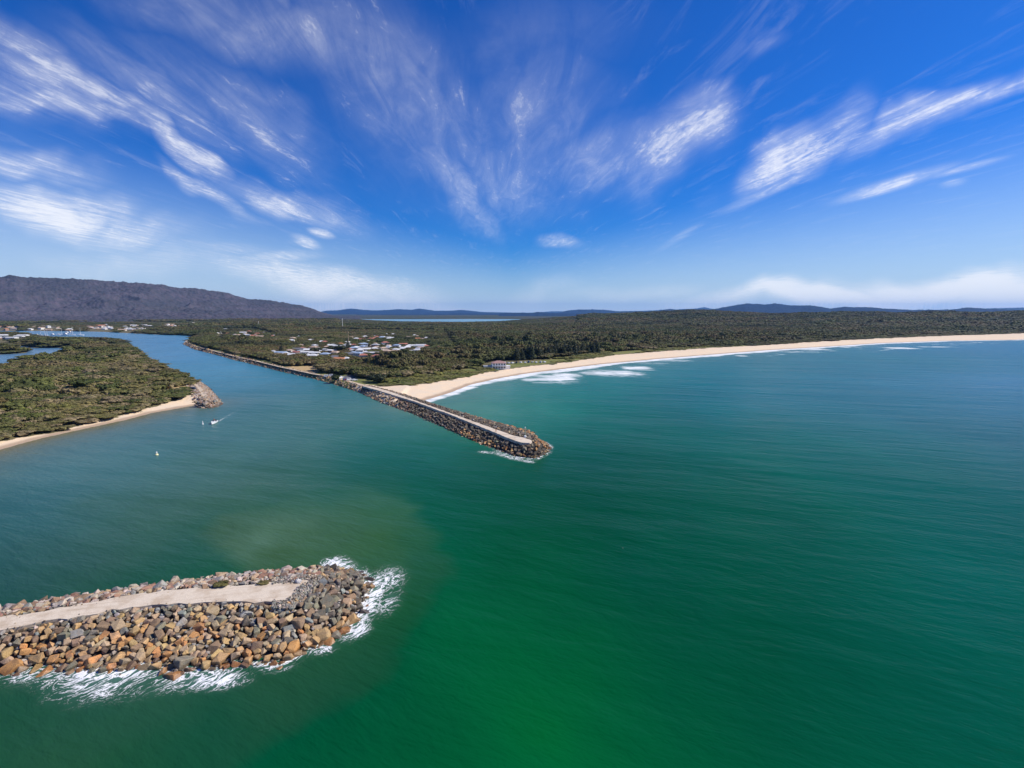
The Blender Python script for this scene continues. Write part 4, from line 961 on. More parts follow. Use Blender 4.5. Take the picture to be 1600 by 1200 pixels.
for q in [(6,645,22,3.5),(77,636,9,2.6),(155,620,14,2.2),(100,631,8,1.8),(286,608,15,3),(220,578,18,1.3),(195,574,5,1),(55,604,12,1.6),(120,606,8,1.5),(180,600,9,1.2)]:
    c = U(q[0], q[1], 2); rx = abs(U(q[0] + q[2], q[1], 2)[0] - c[0]); ry = abs(U(q[0], q[1] - q[3], 2)[1] - c[1]) + 2
    keep &= np.hypot((x - c[0]) / (rx * .9), (y + 8 - c[1]) / (ry + 11)) > 1
x, y, v, h, st, town, spit, tn, gapn, dune = [q[keep] for q in (x, y, v, h, st, town, spit, tn, gapn, dune)]
N = len(x); rdist_ = np.hypot(x, y)
# width (radius) and height of each
wr = st * rng.uniform(.62, 1.0, N) * np.where(rng.random(N) < .16, 1.5, 1) * 1.12
bigt = (rng.random(N) < np.where(spit, .05, .04)) & (v > 9) & (rdist_ < 1100) & (town < 1); wr = np.where(bigt, rng.uniform(5, 8, N), wr)
ht = np.where(spit, 2.4 + 5.6 * tn * sm(v, 3, 35) + rng.uniform(0, 1.6, N), np.where(dune, 1.0 + v * .07 + rng.uniform(0, .8, N), 4.5 + 5.5 * sm(v, 20, 90) * (.5 + .8 * tn) + rng.uniform(-.6, 1.2, N)))
tz = inside(x, y, UL([(395,578),(395,523),(520,516),(700,518),(725,556),(690,566),(600,573),(500,583)], 4)); ht = np.where(tz & ~dune, np.minimum(ht, 4 + 3 * tn), ht)
ht = np.where(bigt, ht * 1.35 + .8, ht)
ht = ht * (.55 + .95 * fbm(x / 120, y / 120, 3, 123))
chan = (seg_dist(x, y, wallN) < 60) & ~spit; ht = np.where(chan, np.minimum(ht, 6.5), ht)
ht = np.where(town > 0, np.minimum(ht, 3 + 3 * tn), ht)
low_mangrove = spit & (y > 640); ht = np.where(low_mangrove & (gapn < .5), np.minimum(ht, 3.2), ht)
ht = ht * np.where(st > 12, 1.15, 1)
kind = np.where(spit, np.where(rng.random(N) < .8, 0, 1), np.where(dune, 2, np.where(rng.random(N) < .55, 1, 0)))
lkf = (y > 2000) & (x / y > -.34) & (x / y < .13); ht = np.where(lkf, np.minimum(ht, 5), ht)
rdist = np.hypot(x, y); order = np.argsort(rdist / np.maximum(wr, .1) * 1.0)
pxv = 800 + 800 * x / (y * math.cos(R(PITCH)) + CAM_H * math.sin(R(PITCH)))
vis = (pxv > -5) & (pxv < 1605) & (v < 45)
score = np.where(vis, wr * ht / rdist**2, 0) ; top = np.argsort(-score)[:300]; istop = np.zeros(N, bool); istop[top] = True
trees = []
for i in top:
    k = KINDS[kind[i]]; o = empty('tree', (x[i], y[i], h[i])); sx = wr[i] * 1.12; sz = ht[i] * 1.08
    tr = link('trunk', TRK[k], parent=o); tr.scale = (sx, sx, sz); tr.rotation_euler.z = random.uniform(0, 6.28)
    cr = link('crown', random.choice(NEARC[k]), parent=o); cr.scale = (sx, sx, sz); cr.rotation_euler.z = random.uniform(0, 6.28)
    tag(o, None, 'tree', 'trees of the coastal scrub'); trees.append((o, (pxv[i], v[i], ht[i], bool(spit[i]), k)))
tinfo = {o.name: i for o, i in trees}
def tkey(o):
    px, v_, h_, sp, k = tinfo[o.name]; sz = 'low' if h_ < 3.5 else 'medium' if h_ < 5 else 'tall'
    if sp:
        loc = 'on left spit, ' + ('front' if v_ < 7 else 'second' if v_ < 13 else 'third' if v_ < 22 else 'back') + ' row'
        loc += ', left end' if px < 60 else ', centre left' if px < 130 else ', middle' if px < 200 else ', groyne end'
    else: loc = 'by the ' + ('car park' if px < 600 else 'dunes' if px < 720 else 'beach clubhouse' if px < 850 else 'long beach')
    kd = {'scrub': 'round scrub tree', 'gum': 'open topped tree', 'low': 'dune bush'}[k]
    return ('%s %s %s' % (sz, kd, loc), '%s %ss %s' % (sz, kd, loc))
label_all([o for o, _ in trees], tkey)

# the rest of the woods
FARC = []
for k in KINDS:
    for i in range(3):
        FARC.append(crown_mesh('crown', 200 + i + 10 * KINDS.index(k), k, 170, M_fol if k == 'scrub' else M_fol2 if k == 'gum' else M_dune, .13))
FAR2 = [crown_mesh('crown', 300 + i, 'gum', 170, M_fol2, .15) for i in range(3)] + [crown_mesh('crown', 310 + i, 'scrub', 150, M_fol2, .15) for i in range(3)]
PROTO = FARC + FAR2
def gn_forest(name, pts, rot, scl, idx, meshes):
    me = bpy.data.meshes.new(name); me.vertices.add(len(pts)); me.vertices.foreach_set('co', np.asarray(pts, np.float32).ravel())
    a = me.attributes.new('rot', 'FLOAT_VECTOR', 'POINT'); a.data.foreach_set('vector', np.asarray(rot, np.float32).ravel())
    a = me.attributes.new('scl', 'FLOAT_VECTOR', 'POINT'); a.data.foreach_set('vector', np.asarray(scl, np.float32).ravel())
    a = me.attributes.new('pick', 'INT', 'POINT'); a.data.foreach_set('value', np.asarray(idx, np.int32))
    o = link(name, me)
    ng = bpy.data.node_groups.new(name, 'GeometryNodeTree')
    ng.interface.new_socket('Geometry', in_out='INPUT', socket_type='NodeSocketGeometry'); ng.interface.new_socket('Geometry', in_out='OUTPUT', socket_type='NodeSocketGeometry')
    gi = ng.nodes.new('NodeGroupInput'); go = ng.nodes.new('NodeGroupOutput'); ip = ng.nodes.new('GeometryNodeInstanceOnPoints')
    g2 = ng.nodes.new('GeometryNodeGeometryToInstance')
    for k, ob in enumerate(meshes[::-1]):
        oi = ng.nodes.new('GeometryNodeObjectInfo'); oi.inputs['Object'].default_value = ob; oi.inputs['As Instance'].default_value = False
        ng.links.new(oi.outputs['Geometry'], g2.inputs[0])
    def na(nm, ty):
        n = ng.nodes.new('GeometryNodeInputNamedAttribute'); n.data_type = ty; n.inputs[0].default_value = nm; return n.outputs[0]
    ng.links.new(gi.outputs[0], ip.inputs['Points']); ng.links.new(g2.outputs[0], ip.inputs['Instance']); ip.inputs['Pick Instance'].default_value = True
    ng.links.new(na('pick', 'INT'), ip.inputs['Instance Index']); e2r = ng.nodes.new('FunctionNodeEulerToRotation'); ng.links.new(na('rot', 'FLOAT_VECTOR'), e2r.inputs[0])
    ng.links.new(e2r.outputs[0], ip.inputs['Rotation']); ng.links.new(na('scl', 'FLOAT_VECTOR'), ip.inputs['Scale'])
    ng.links.new(ip.outputs[0], go.inputs[0]); md = o.modifiers.new('sow', 'NODES'); md.node_group = ng; return o
# the kinds of crown are taken from real trees: one of each stands in the wood
src = []
rest = np.where(~istop)[0]
seedtrees = []
cand_src = [i for i in rest if rdist[i] < 700 and not dune[i] and -700 < x[i] < 700 and not spit[i] and pxv[i] > 300 and pxv[i] < 760][::37][:len(PROTO)]
for i, me_ in zip(cand_src, PROTO):
    o = empty('tree', (x[i], y[i], h[i])); sx = wr[i] * 1.12; sz = ht[i] * 1.08
    tr = link('trunk', TRK['gum'], parent=o); tr.scale = (sx, sx, sz * .9)
    cr = link('crown', me_, parent=o); cr.scale = (sx, sx, sz); src.append(cr); tag(o, None, 'tree', 'trees of the coastal scrub'); seedtrees.append(o)
label_all(seedtrees, lambda o: ('woodland tree among the dense wood behind the far breakwater', 'dark woodland trees scattered behind the car park and dunes'))
ss = set(cand_src); rest = np.array([i for i in rest if i not in ss])
nf = len(rest); pick = np.where(kind[rest] == 0, rng.integers(0, 3, nf), np.where(kind[rest] == 1, rng.integers(3, 6, nf), rng.integers(6, 9, nf)))
inland = (~spit[rest]) & (v[rest] > 35) | (rdist[rest] > 900); pick = np.where(inland, rng.integers(9, 15, nf), pick)
pts = np.stack([x[rest], y[rest], h[rest] - .2], 1); scl = np.stack([wr[rest] * 1.12, wr[rest] * 1.12, ht[rest] * 1.1], 1)
rot = np.stack([np.zeros(nf), np.zeros(nf), rng.uniform(0, 6.28, nf)], 1)
forest = gn_forest('forest', pts, rot, scl, pick, src); tag(forest, 'dense dark bushland covering the flat land behind the beaches', 'forest', kind='stuff')
print('trees', N, 'near boulders', len(near), 'rocks', len(pile.V), 'houses', len(house_objs))

# pines
PINE = [crown_mesh('crown', 400 + i, 'pine', 420, M_pine, .045) for i in range(3)]
PTR = trunk_mesh('trunk', 44, .95, .018, 0)
pines = []
def pine(px, py, ht_, label=None, group='row of tall pines behind the beach'):
    x_, y_ = U(px, py, 4); o = empty('pine_tree', (x_, y_, float(height(x_, y_)))); 
    for nm, me_ in (('trunk', PTR), ('crown', random.choice(PINE))):
        c = link(nm, me_, parent=o); c.scale = (ht_ * .95, ht_ * .95, ht_); c.rotation_euler.z = random.uniform(0, 6)
    tag(o, label, 'pine tree', group); pines.append(o); return o
row = []
for i in range(30): row.append(pine(806 + i * 4.6 + random.uniform(-1.5, 1.5), 563.5 - i * .42 + random.uniform(-1, 1), random.uniform(13, 19)))
label_all(row, lambda o: ('tall pine behind the beach', 'tall pines standing in the row behind the beach'))
# ordinals run out after twenty: name the right half against the open beach
row.sort(key=azi)
for i, o in enumerate(row): o['label'] = ('%s of the tall pines in the left half of the beach row' % ORD[i]) if i < 15 else ('%s of the tall pines in the right half of the beach row' % ORD[i - 15])
pine(37.5, 583, 11, 'dark conical pine standing alone on the left spit by the lagoon', 'lone pines'); pine(440, 552, 13, 'dark pine beside the blue grey roof at the town edge', 'lone pines')
pine(544, 546, 14, 'dark pine in the middle of the north bank town', 'lone pines')
for px, py, r_, lb in [(495,552,8,'broad dark fig tree between the white roofs of the town'),(518,549,8,'pair-standing dark round tree in the town centre'),(533,550,9,'widest dark round tree among the town houses'),(524.5,591.5,4.6,'round dark tree alone on the grass beside the car park'),(592,597,7,'wide dark green tree where the grass meets the dunes'),(583,595,5.5,'dark green tree at the grass edge beside the wide one')]:
    x_, y_ = U(px, py + 1, 3.5); o = empty('tree', (x_, y_, float(height(x_, y_)))); tag(o, lb, 'tree')
    tr = link('trunk', TRK['scrub'], parent=o); tr.scale = (r_, r_, r_ * 1.2); cm = crown_mesh('crown', int(px), 'scrub', 500, M_pine, .10); cr = link('crown', cm, parent=o); cr.scale = (r_, r_, r_ * 1.35)

# bushes on the near breakwater
for px, py, r_, lb in [(346,911.5,1.9,'rounded olive bush growing at the back edge of the near breakwater path'),(412,908.5,1.5,'smaller low olive bush nearer the path end of the near breakwater')]:
    x_, y_ = U(px, py + 4, 4.0); o = empty('bush', (x_, y_, 3.9)); tag(o, lb, 'bush')
    cm = crown_mesh('foliage', int(px), 'low', 900, M_fol, .07); cr = link('foliage', cm, parent=o); cr.scale = (r_, r_ * .7, r_ * .8)
    st_ = link('stem', TRK['low'], parent=o); st_.scale = (r_, r_, r_)
# painted rock on the path end
V, F, K = ROCKS[3]; me = np_mesh('boulder', V * .85, F, K); cattr(me, 'Col', np.repeat(np.array([[.8,.79,.76]]), len(V), 0))
x_, y_ = U(467, 909, 4.2); o = link('boulder', me, M_rock, loc=(x_, y_, 4.3)); tag(o, 'bright white boulder at the end of the gravel path', 'boulder', 'boulders of the near breakwater')

# ------------------------------------------------------------------ clubhouse
M_white = simple('white_paint', (.78,.77,.75), .6, .08); M_red = simple('faded_red_roof', (.33,.19,.165), .7, .2, .5); M_dark = simple('dark_trim', (.05,.05,.055), .5, .2)
x_, y_ = U(779, 574, 4); zb = float(height(x_, y_)) ; club = empty('clubhouse', (x_, y_, zb), .12); club.scale = (.88,.88,.95); tag(club, 'white two storey surf clubhouse with red roof above the beach', 'clubhouse')
bm = bmesh.new(); box_bm(bm, -8, 8, -6, 6, -2, 6.4); link('wall', fin(bm, 'wall', M_white), parent=club)
link('roof', fin(roof_mesh(16, 12, 6.4, 2.3, True), 'roof', M_red), parent=club)
bm = bmesh.new(); box_bm(bm, -17, -8, -3, 5, -2, 2.8); link('wing', fin(bm, 'wing', M_white), parent=club)
bm = bmesh.new(); box_bm(bm, -17.6, -8.01, -3.6, 5.6, 2.8, 3.1); link('wing_roof', fin(bm, 'wing_roof', M_roof['pale grey']), parent=club)
bm = bmesh.new(); box_bm(bm, 8, 13, -4, 5, -2, 2.8); link('wing', fin(bm, 'wing', M_white), parent=club)
bm = bmesh.new(); box_bm(bm, 8.01, 13.6, -4.6, 5.6, 2.8, 3.1); link('wing_roof', fin(bm, 'wing_roof', M_roof['white']), parent=club)
for fl in (0.5, 3.8):
    for i in range(5):
        bm = bmesh.new(); xx = -6.6 + i * 3.0; box_bm(bm, xx, xx + 1.7, -6.06, -5.96, fl + .5, fl + 2.1); link('window', fin(bm, 'window', M_glass), parent=club)
bm = bmesh.new(); box_bm(bm, -8, 8, -8.4, -6.01, 3.2, 3.4)
for i in range(6): box_bm(bm, -7.9 + i * 3.1, -7.6 + i * 3.1, -8.3, -8.0, -2, 3.2)
box_bm(bm, -8, 8, -8.4, -8.3, 3.4, 4.3); link('balcony', fin(bm, 'balcony', M_white), parent=club)
bm = bmesh.new(); box_bm(bm, -9, -2, -13, -8.4, -2.5, -.6); link('ramp', fin(bm, 'ramp', simple('concrete', (.55,.45,.36), .9)), parent=club)

# ------------------------------------------------------------------ vehicles
M_tyre = simple('tyre', (.03,.03,.03), .8); 
def car_meshes(van=False):
    bm = bmesh.new(); L, Wd = (5.0, 1.95) if van else (4.5, 1.8); H1, H2 = (.95, 2.1) if van else (.9, 1.5)
    prof = [(-L/2,.35),(-L/2,H1*.95),(-L*.46,H1),(-L*.40,H2) if van else (-L*.36,H2*.97),(L*.22,H2) if van else (L*.10,H2),(L*.28,H1+.02),(L*.47,H1*.82),(L/2,.6),(L/2,.35)]
    for s_ in (-1, 1): pass
    a_ = [bm.verts.new((x_, -Wd/2 * (.86 if z_ > H1 + .1 else 1), z_)) for x_, z_ in prof]; b_ = [bm.verts.new((x_, Wd/2 * (.86 if z_ > H1 + .1 else 1), z_)) for x_, z_ in prof]
    bm.faces.new(a_); bm.faces.new(b_[::-1])
    for i in range(len(prof)): j = (i + 1) % len(prof); bm.faces.new((a_[i], b_[i], b_[j], a_[j]))
    bmesh.ops.bevel(bm, geom=list(bm.edges), offset=.06, segments=2, affect='EDGES', clamp_overlap=True); body = fin(bm, 'body', M_white)
    gl = []
    bm = bmesh.new(); z0, z1 = H1 + .06, H2 - .12
    for s_ in (-1, 1): box_bm(bm, -L*.34, L*.12, s_*Wd*.455 - .02, s_*Wd*.455 + .02, z0, z1)
    gl.append(fin(bm, 'side_windows', M_glass))
    bm = bmesh.new(); q = [bm.verts.new(p) for p in ((L*.285,-Wd*.40,H1+.08),(L*.285,Wd*.40,H1+.08),(L*(.225 if van else .125),Wd*.38,H2-.08),(L*(.225 if van else .125),-Wd*.38,H2-.08))]
    r2 = [bm.verts.new(v_.co + Vector((.06,0,.05))) for v_ in q]; bm.faces.new(r2)
    for i in range(4): bm.faces.new((q[i], q[(i+1)%4], r2[(i+1)%4], r2[i]))
    gl.append(fin(bm, 'windscreen', M_glass))
    bm = bmesh.new(); bmesh.ops.create_cone(bm, cap_ends=True, segments=18, radius1=.34, radius2=.34, depth=.24, matrix=Matrix.Rotation(R(90), 4, 'X')); wh = fin(bm, 'wheel', M_tyre)
    return body, gl, wh, L, Wd
CAR, VAN = car_meshes(), car_meshes(True)
PAINT = {'white': simple('paint_white', (.75,.75,.75), .3, .04), 'dark': simple('paint_dark', (.05,.055,.07), .25, .1), 'red': simple('paint_red', (.4,.03,.03), .3, .1), 'silver': simple('paint_silver', (.5,.51,.53), .3, .05), 'blue': simple('paint_blue', (.05,.10,.25), .3, .1)}
def car(px, py, col, rz, label, van=False, group=None, z=3.4):
    x_, y_ = U(px, py, z); o = empty('parked_car' if not van else 'parked_van', (x_, y_, float(height(x_, y_)) + .03), rz); tag(o, label, 'van' if van else 'car', group)
    body, gl, wh, L, Wd = VAN if van else CAR
    b_ = link('body', body, parent=o); b_.material_slots[0].link = 'OBJECT'; b_.material_slots[0].material = PAINT[col]
    link('side_windows', gl[0], parent=o); link('windscreen', gl[1], parent=o)
    for sx in (-.3, .3):
        for sy in (-1, 1): link('wheel', wh, parent=o, loc=(L * sx, sy * (Wd / 2 - .1), .34))
    return o
car(302, 608.5, 'dark', .1, 'dark four wheel drive parked on sand beside the left groyne', True)
G1 = 'cars parked by the rock wall'
car(510.5, 588.3, 'white', .3, 'white van parked farthest left on the grass by the rock wall', True, G1); car(518, 588.2, 'white', .2, 'white van parked on grass just left of the round dark tree', True, G1)
car(531.5, 591.2, 'white', .9, 'white van parked just right of the round dark tree', True, G1); car(534, 590.2, 'silver', .9, 'silver car at the left entrance of the asphalt car park', False, G1)
car(540, 593.6, 'blue', .6, 'blue car at the front edge of the car park', False, G1); car(542.5, 594.2, 'red', .6, 'red car parked beside the white van in the car park', False, G1)
car(546, 594.2, 'white', .5, 'white van parked at the middle of the car park front edge', True, G1); car(554.5, 594.6, 'white', .5, 'white car parked at the right end of the car park', False, G1)
G2 = 'cars parked beside the clubhouse'; cs = []
for i, px in enumerate([789, 795, 801, 807, 814, 821, 826, 832, 838, 845, 851]):
    cs.append(car(px, 567.6 - i * .25 + random.uniform(-.3,.3), ['white','silver','white','dark','white','white','blue','silver','white','silver','white'][i], random.uniform(-.3,.3) + 1.2, None, i % 3 == 0, G2, 4))
cs.sort(key=azi)
for i, o in enumerate(cs): o['label'] = ORD[i] + ' of the vehicles parked between the clubhouse and the pines'

# ------------------------------------------------------------------ boats, buoys, masts
M_hull = simple('white_hull', (.78,.78,.78), .3, .05); M_alu = simple('aluminium', (.42,.43,.45), .35, .1, 2, .6); M_skin = simple('skin', (.45,.28,.2), .6); M_cloth = simple('dark_shirt', (.05,.06,.10), .9); M_orange = simple('orange_shirt', (.5,.15,.05), .9)
def hull_mesh(L, Wd, Hh, m, open_=True, sheer=.25):
    bm = bmesh.new(); n = 9; rings = []
    for i in range(n):
        t = i / (n - 1); xx = -L/2 + L * t; wd = Wd/2 * (1 - max(0, (t - .45) / .55)**2.2) * (.88 + .12 * min(1, t * 4)); wd = max(wd, .03); zz = Hh * (1 + sheer * t * t)
        kb = -.25 * Hh + (.5 * Hh * max(0, t - .75) / .25)
        rings.append([bm.verts.new(p) for p in ((xx, -wd, zz), (xx, -wd * .78, 0.05 * Hh), (xx, 0, kb), (xx, wd * .78, .05 * Hh), (xx, wd, zz))])
    for a_, b_ in zip(rings[:-1], rings[1:]):
        for k in range(4): bm.faces.new((a_[k], a_[k + 1], b_[k + 1], b_[k]))
    bm.faces.new(rings[0][::-1])
    dz_ = -.35 * Hh if open_ else -.05 * Hh; inn = []
    for r_ in rings: inn.append([bm.verts.new((r_[0].co.x, r_[0].co.y * .86, r_[0].co.z)), bm.verts.new((r_[0].co.x, r_[0].co.y * .8, r_[0].co.z + dz_)), bm.verts.new((r_[4].co.x, r_[4].co.y * .8, r_[4].co.z + dz_)), bm.verts.new((r_[4].co.x, r_[4].co.y * .86, r_[4].co.z))])
    for k in range(n - 1):
        a_, b_, p_, q_ = rings[k], rings[k + 1], inn[k], inn[k + 1]
        bm.faces.new((a_[0], b_[0], q_[0], p_[0])); bm.faces.new((p_[0], q_[0], q_[1], p_[1])); bm.faces.new((p_[1], q_[1], q_[2], p_[2])); bm.faces.new((p_[2], q_[2], q_[3], p_[3])); bm.faces.new((p_[3], q_[3], b_[4], a_[4]))
    return fin(bm, 'hull', m)
def skin_body(name, joints, edges, m):
    me = bpy.data.meshes.new(name); me.from_pydata([j[:3] for j in joints], edges, []); o = link(name, me); md = o.modifiers.new('skin', 'SKIN')
    for v_, j in zip(me.skin_vertices[0].data, joints): v_.radius = (j[3], j[3]); 
    me.skin_vertices[0].data[0].use_root = True; sb = o.modifiers.new('sub', 'SUBSURF'); sb.levels = 1; sb.render_levels = 1
    dg = bpy.context.evaluated_depsgraph_get(); em = bpy.data.meshes.new_from_object(o.evaluated_get(dg)); bpy.data.objects.remove(o); em.materials.clear(); em.materials.append(m); em.name = name
    for p_ in em.polygons: p_.use_smooth = True
    return em
def person_mesh(sit):
    if sit: J = [(0,0,.12,.15),(0,0,.40,.16),(0,0,.58,.08),(0,0,.72,.10),(0,0,.80,.07),(0,.2,.52,.06),(.18,.25,.3,.05),(.34,.2,.28,.035),(0,-.2,.52,.06),(.18,-.25,.3,.05),(.34,-.2,.28,.035),(.4,.11,.12,.08),(.42,.12,-.28,.055),(.4,-.11,.12,.08),(.42,-.12,-.28,.055)]
    else: J = [(0,0,.92,.14),(0,0,1.22,.16),(0,0,1.46,.07),(0,0,1.60,.10),(0,0,1.70,.07),(0,.19,1.38,.06),(.03,.24,1.1,.045),(.12,.22,.86,.035),(0,-.19,1.38,.06),(-.03,-.24,1.1,.045),(.06,-.23,.86,.035),(.05,.1,.48,.075),(.12,.1,.06,.05),(-.03,-.1,.48,.075),(-.14,-.1,.06,.05)]
    E = [(0,1),(1,2),(2,3),(3,4),(1,5),(5,6),(6,7),(1,8),(8,9),(9,10),(0,11),(11,12),(0,13),(13,14)]
    return skin_body('person', J, E, M_cloth if sit else M_orange)
PM = {s_: person_mesh(s_) for s_ in (True, False)}
def person(loc, rz, sit, label, m=None):
    o = link('person', PM[sit], loc=loc); o.rotation_euler.z = rz; tag(o, label, 'person')
    bm = bmesh.new(); hz = .76 if sit else 1.66; bmesh.ops.create_icosphere(bm, subdivisions=2, radius=.115, matrix=Matrix.Translation((-.015,0,hz+.01)))
    link('hair', fin(bm, 'hair', M_dark), parent=o); return o
# small motor boat under way
x_, y_ = U(334.5, 661.5); wk0 = U(350, 653); rz = math.atan2(y_ - wk0[1], x_ - wk0[0])
bt = empty('motor_boat', (x_, y_, .12), rz); bt.scale = (1.15,1.15,1.15); tag(bt, 'small white open motor boat under way, trailing a thin wake', 'boat')
link('hull', hull_mesh(5.6, 2.1, .85, M_hull), parent=bt)
bm = bmesh.new(); box_bm(bm, -.3, .5, -.45, .45, .5, 1.15); link('console', fin(bm, 'console', M_hull), parent=bt)
bm = bmesh.new(); box_bm(bm, .45, .5, -.5, .5, 1.15, 1.6); link('windscreen', fin(bm, 'windscreen', M_glass), parent=bt)
bm = bmesh.new(); box_bm(bm, -3.05, -2.6, -.2, .2, .1, 1.25); bmesh.ops.bevel(bm, geom=list(bm.edges), offset=.06, segments=2, affect='EDGES'); link('outboard_motor', fin(bm, 'outboard_motor', M_dark), parent=bt)
bm = bmesh.new(); box_bm(bm, -1.5, -1.0, -.7, .7, .45, .75); link('seat', fin(bm, 'seat', M_alu), parent=bt)
def onboat(dx_, dy_): return (x_ + dx_ * math.cos(rz) - dy_ * math.sin(rz), y_ + dx_ * math.sin(rz) + dy_ * math.cos(rz))
a_ = onboat(-1.2, .35); person((a_[0], a_[1], 1.1), rz, True, 'person in dark clothes seated at the stern of the small motor boat')
a_ = onboat(-.7, -.1); person((a_[0], a_[1], .85), rz, False, 'person in an orange top standing at the motor boat console')
def lathe(name, prof, m, seg=14):
    bm = bmesh.new(); R_ = []
    for r_, z_ in prof: R_.append([bm.verts.new((r_ * math.cos(k * 6.2832 / seg), r_ * math.sin(k * 6.2832 / seg), z_)) for k in range(seg)])
    for a_, b_ in zip(R_[:-1], R_[1:]):
        for k in range(seg): bm.faces.new((a_[k], a_[(k+1)%seg], b_[(k+1)%seg], b_[k]))
    bm.faces.new(R_[0][::-1]); bm.faces.new(R_[-1]); return fin(bm, name, m)
M_yel = simple('yellow_paint', (.72,.66,.38), .5, .1)
x2, y2 = U(316.8, 663); b_ = empty('channel_marker', (x2, y2, 0)); b_.scale = (.6,.6,.62); tag(b_, 'slim white channel marker floating left of the small motor boat', 'buoy')
link('float', lathe('float', [(.5,-.5),(.75,-.1),(.75,.35),(.5,.6)], M_white), parent=b_); link('tower', lathe('tower', [(.42,.6),(.36,1.6),(.22,2.6),(.14,2.7)], M_white), parent=b_); link('lantern', lathe('lantern', [(.13,2.7),(.15,2.95),(.05,3.05)], M_yel), parent=b_)
x2, y2 = U(245, 711); b_ = empty('buoy', (x2, y2, 0)); b_.scale = (.7,.7,.75); tag(b_, 'round pale yellow buoy alone in the channel below the left beach', 'buoy')
link('float', lathe('float', [(.35,-.5),(.8,-.25),(.95,.1),(.8,.5),(.45,.8)], M_yel), parent=b_); link('topmark', lathe('topmark', [(.1,.8),(.09,1.2),(.42,1.35),(.42,1.7),(.1,1.9)], M_white), parent=b_)
# light on the far breakwater head
x2, y2 = U(820.5, 683, 4.4); b_ = empty('beacon_light', (x2, y2, 4.3)); tag(b_, 'thin pale light pole at the head of the far breakwater', 'beacon')
link('base', lathe('base', [(.6,0),(.6,.7),(.5,.8)], M_white), parent=b_); link('pole', lathe('pole', [(.12,.8),(.1,4.2)], simple('green_paint', (.25,.45,.33), .5)), parent=b_); link('lamp', lathe('lamp', [(.22,4.2),(.25,4.6),(.08,4.8)], M_white), parent=b_)
x2, y2 = U(775, 675.5, 4.4); person((x2, y2, 4.47), 1.0, False, 'person in orange top walking on the far breakwater path')
# masts above the bush
def mast(px, py, hh, label, m, r=.7):
    x2, y2 = U(px, py, 4); b_ = empty('mast', (x2, y2, float(height(x2, y2)))); tag(b_, label, 'mast')
    link('pole', lathe('pole', [(r,0),(r*.6,hh*.6),(r*.35,hh)], m, 8), parent=b_); link('antenna', lathe('antenna', [(r*1.2,hh*.90),(r*1.2,hh*.97)], m, 8), parent=b_)
mast(535.5, 514, 34, 'tall pale phone mast rising from the woods beyond the town', M_white, .9); mast(404.5, 513, 24, 'short pale mast in the woods below the mountain foot', M_white, .8)
mast(544.7, 538, 22, 'slender tan mast rising beside the dark pine in the town', simple('tan_paint', (.4,.3,.2), .7), .7)
# marina
def cruiser(px, py, L, label, rz):
    x2, y2 = U(px, py); o = empty('motor_cruiser', (x2, y2, .1), rz); tag(o, label, 'boat', 'boats at the far marina'); link('hull', hull_mesh(L, L*.3, L*.11, M_hull, False), parent=o)
    bm = bmesh.new(); box_bm(bm, -L*.28, L*.18, -L*.1, L*.1, L*.09, L*.21); box_bm(bm, -L*.18, L*.06, -L*.08, L*.08, L*.21, L*.29); link('cabin', fin(bm, 'cabin', M_white), parent=o)
    bm = bmesh.new(); box_bm(bm, -L*.2, L*.185, -L*.103, L*.103, L*.15, L*.185); link('window', fin(bm, 'window', M_glass), parent=o)
def yacht(px, py, L, label, rz):
    x2, y2 = U(px, py); o = empty('sailing_yacht', (x2, y2, .1), rz); tag(o, label, 'boat', 'boats at the far marina'); link('hull', hull_mesh(L, L*.28, L*.1, M_hull, False), parent=o)
    bm = bmesh.new(); box_bm(bm, -L*.15, L*.15, -L*.08, L*.08, L*.09, L*.15); link('cabin', fin(bm, 'cabin', M_white), parent=o); link('mast', lathe('mast', [(.22,0),(.15,L*1.3)], M_white, 6), parent=o)
    bm = bmesh.new(); box_bm(bm, -L*.35, L*.05, -.15, .15, L*.2, L*.24); link('boom', fin(bm, 'boom', M_white), parent=o)
nm = 0
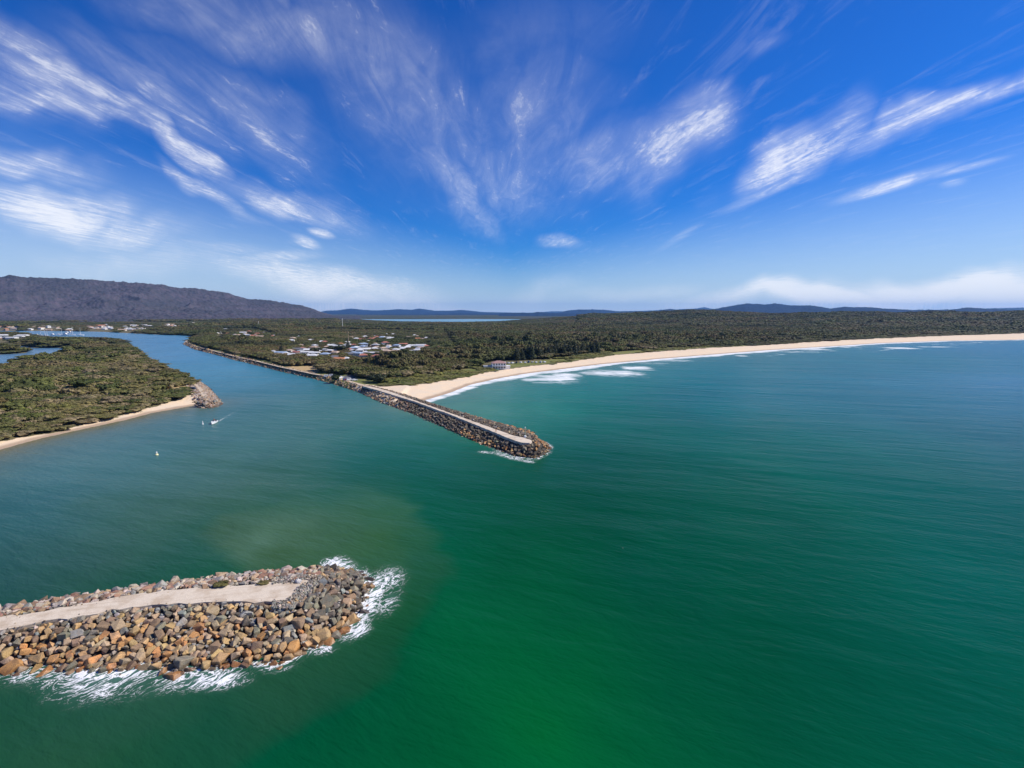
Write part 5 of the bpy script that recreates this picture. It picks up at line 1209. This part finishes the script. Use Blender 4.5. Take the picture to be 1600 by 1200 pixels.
for px, py, L, t in [(58,524.8,16,'c'),(64,524.6,13,'y'),(71,524.6,14,'y'),(83,524.4,17,'c'),(92,523.8,13,'c'),(97,524,14,'y'),(103,524.2,22,'c'),(105,521.5,18,'c'),(114,523.6,13,'y'),(126,524,15,'y'),(74,525,13,'y'),(110,520.4,15,'c')]:
    lb = {58:'leftmost white cruiser of the far marina',64:'leftmost sailing yacht of the far marina, tall bare mast',71:'second yacht from left in the far marina',83:'white cruiser just right of the three left yachts in the far marina',92:'small white cruiser left of the largest cruiser',97:'yacht moored left of the largest cruiser in the far marina',103:'largest white cruiser in the far marina',105:'white cruiser directly behind the largest one',114:'yacht at anchor just right of the largest cruiser',126:'rightmost yacht, anchored alone in open water off the marina',74:'third yacht from left in the far marina',110:'farthest white cruiser, by the opposite shore'}[px]
    (cruiser if t == 'c' else yacht)(px, py, L, lb, random.uniform(-.6, .6))
# a green shelter on the sand below the clubhouse
x2, y2 = U(777, 580, 2.5); b_ = empty('beach_shelter', (x2, y2, float(height(x2, y2)))); tag(b_, 'tiny dark green shelter on the sand below the clubhouse', 'shelter')
M_grn = simple('green_canvas', (.08,.16,.10), .8); bm = bmesh.new()
for sx in (-1, 1):
    for sy in (-1, 1): box_bm(bm, sx*1.3-.05, sx*1.3+.05, sy*1.3-.05, sy*1.3+.05, -.2, 2)
link('frame', fin(bm, 'frame', M_alu), parent=b_); bm = bmesh.new(); bmesh.ops.create_cone(bm, cap_ends=True, segments=4, radius1=2.1, radius2=.1, depth=.9, matrix=Matrix.Translation((0,0,2.45)) @ Matrix.Rotation(R(45),4,'Z')); link('canopy', fin(bm, 'canopy', M_grn), parent=b_)

# ------------------------------------------------------------------ haze
bm = bmesh.new(); box_bm(bm, -31000, 31000, -31000, 31000, -7, 520); m = bpy.data.materials.new('haze'); m.use_nodes = True; nt = m.node_tree; nt.nodes.clear()
pv = nt.nodes.new('ShaderNodeVolumePrincipled'); pv.inputs['Color'].default_value = (.22, .50, 1, 1); pv.inputs['Density'].default_value = 2.8e-5; pv.inputs['Anisotropy'].default_value = 0.1
ou = nt.nodes.new('ShaderNodeOutputMaterial'); nt.links.new(pv.outputs[0], ou.inputs['Volume']); hz = link('haze', fin(bm, 'haze', m)); tag(hz, kind='stuff')
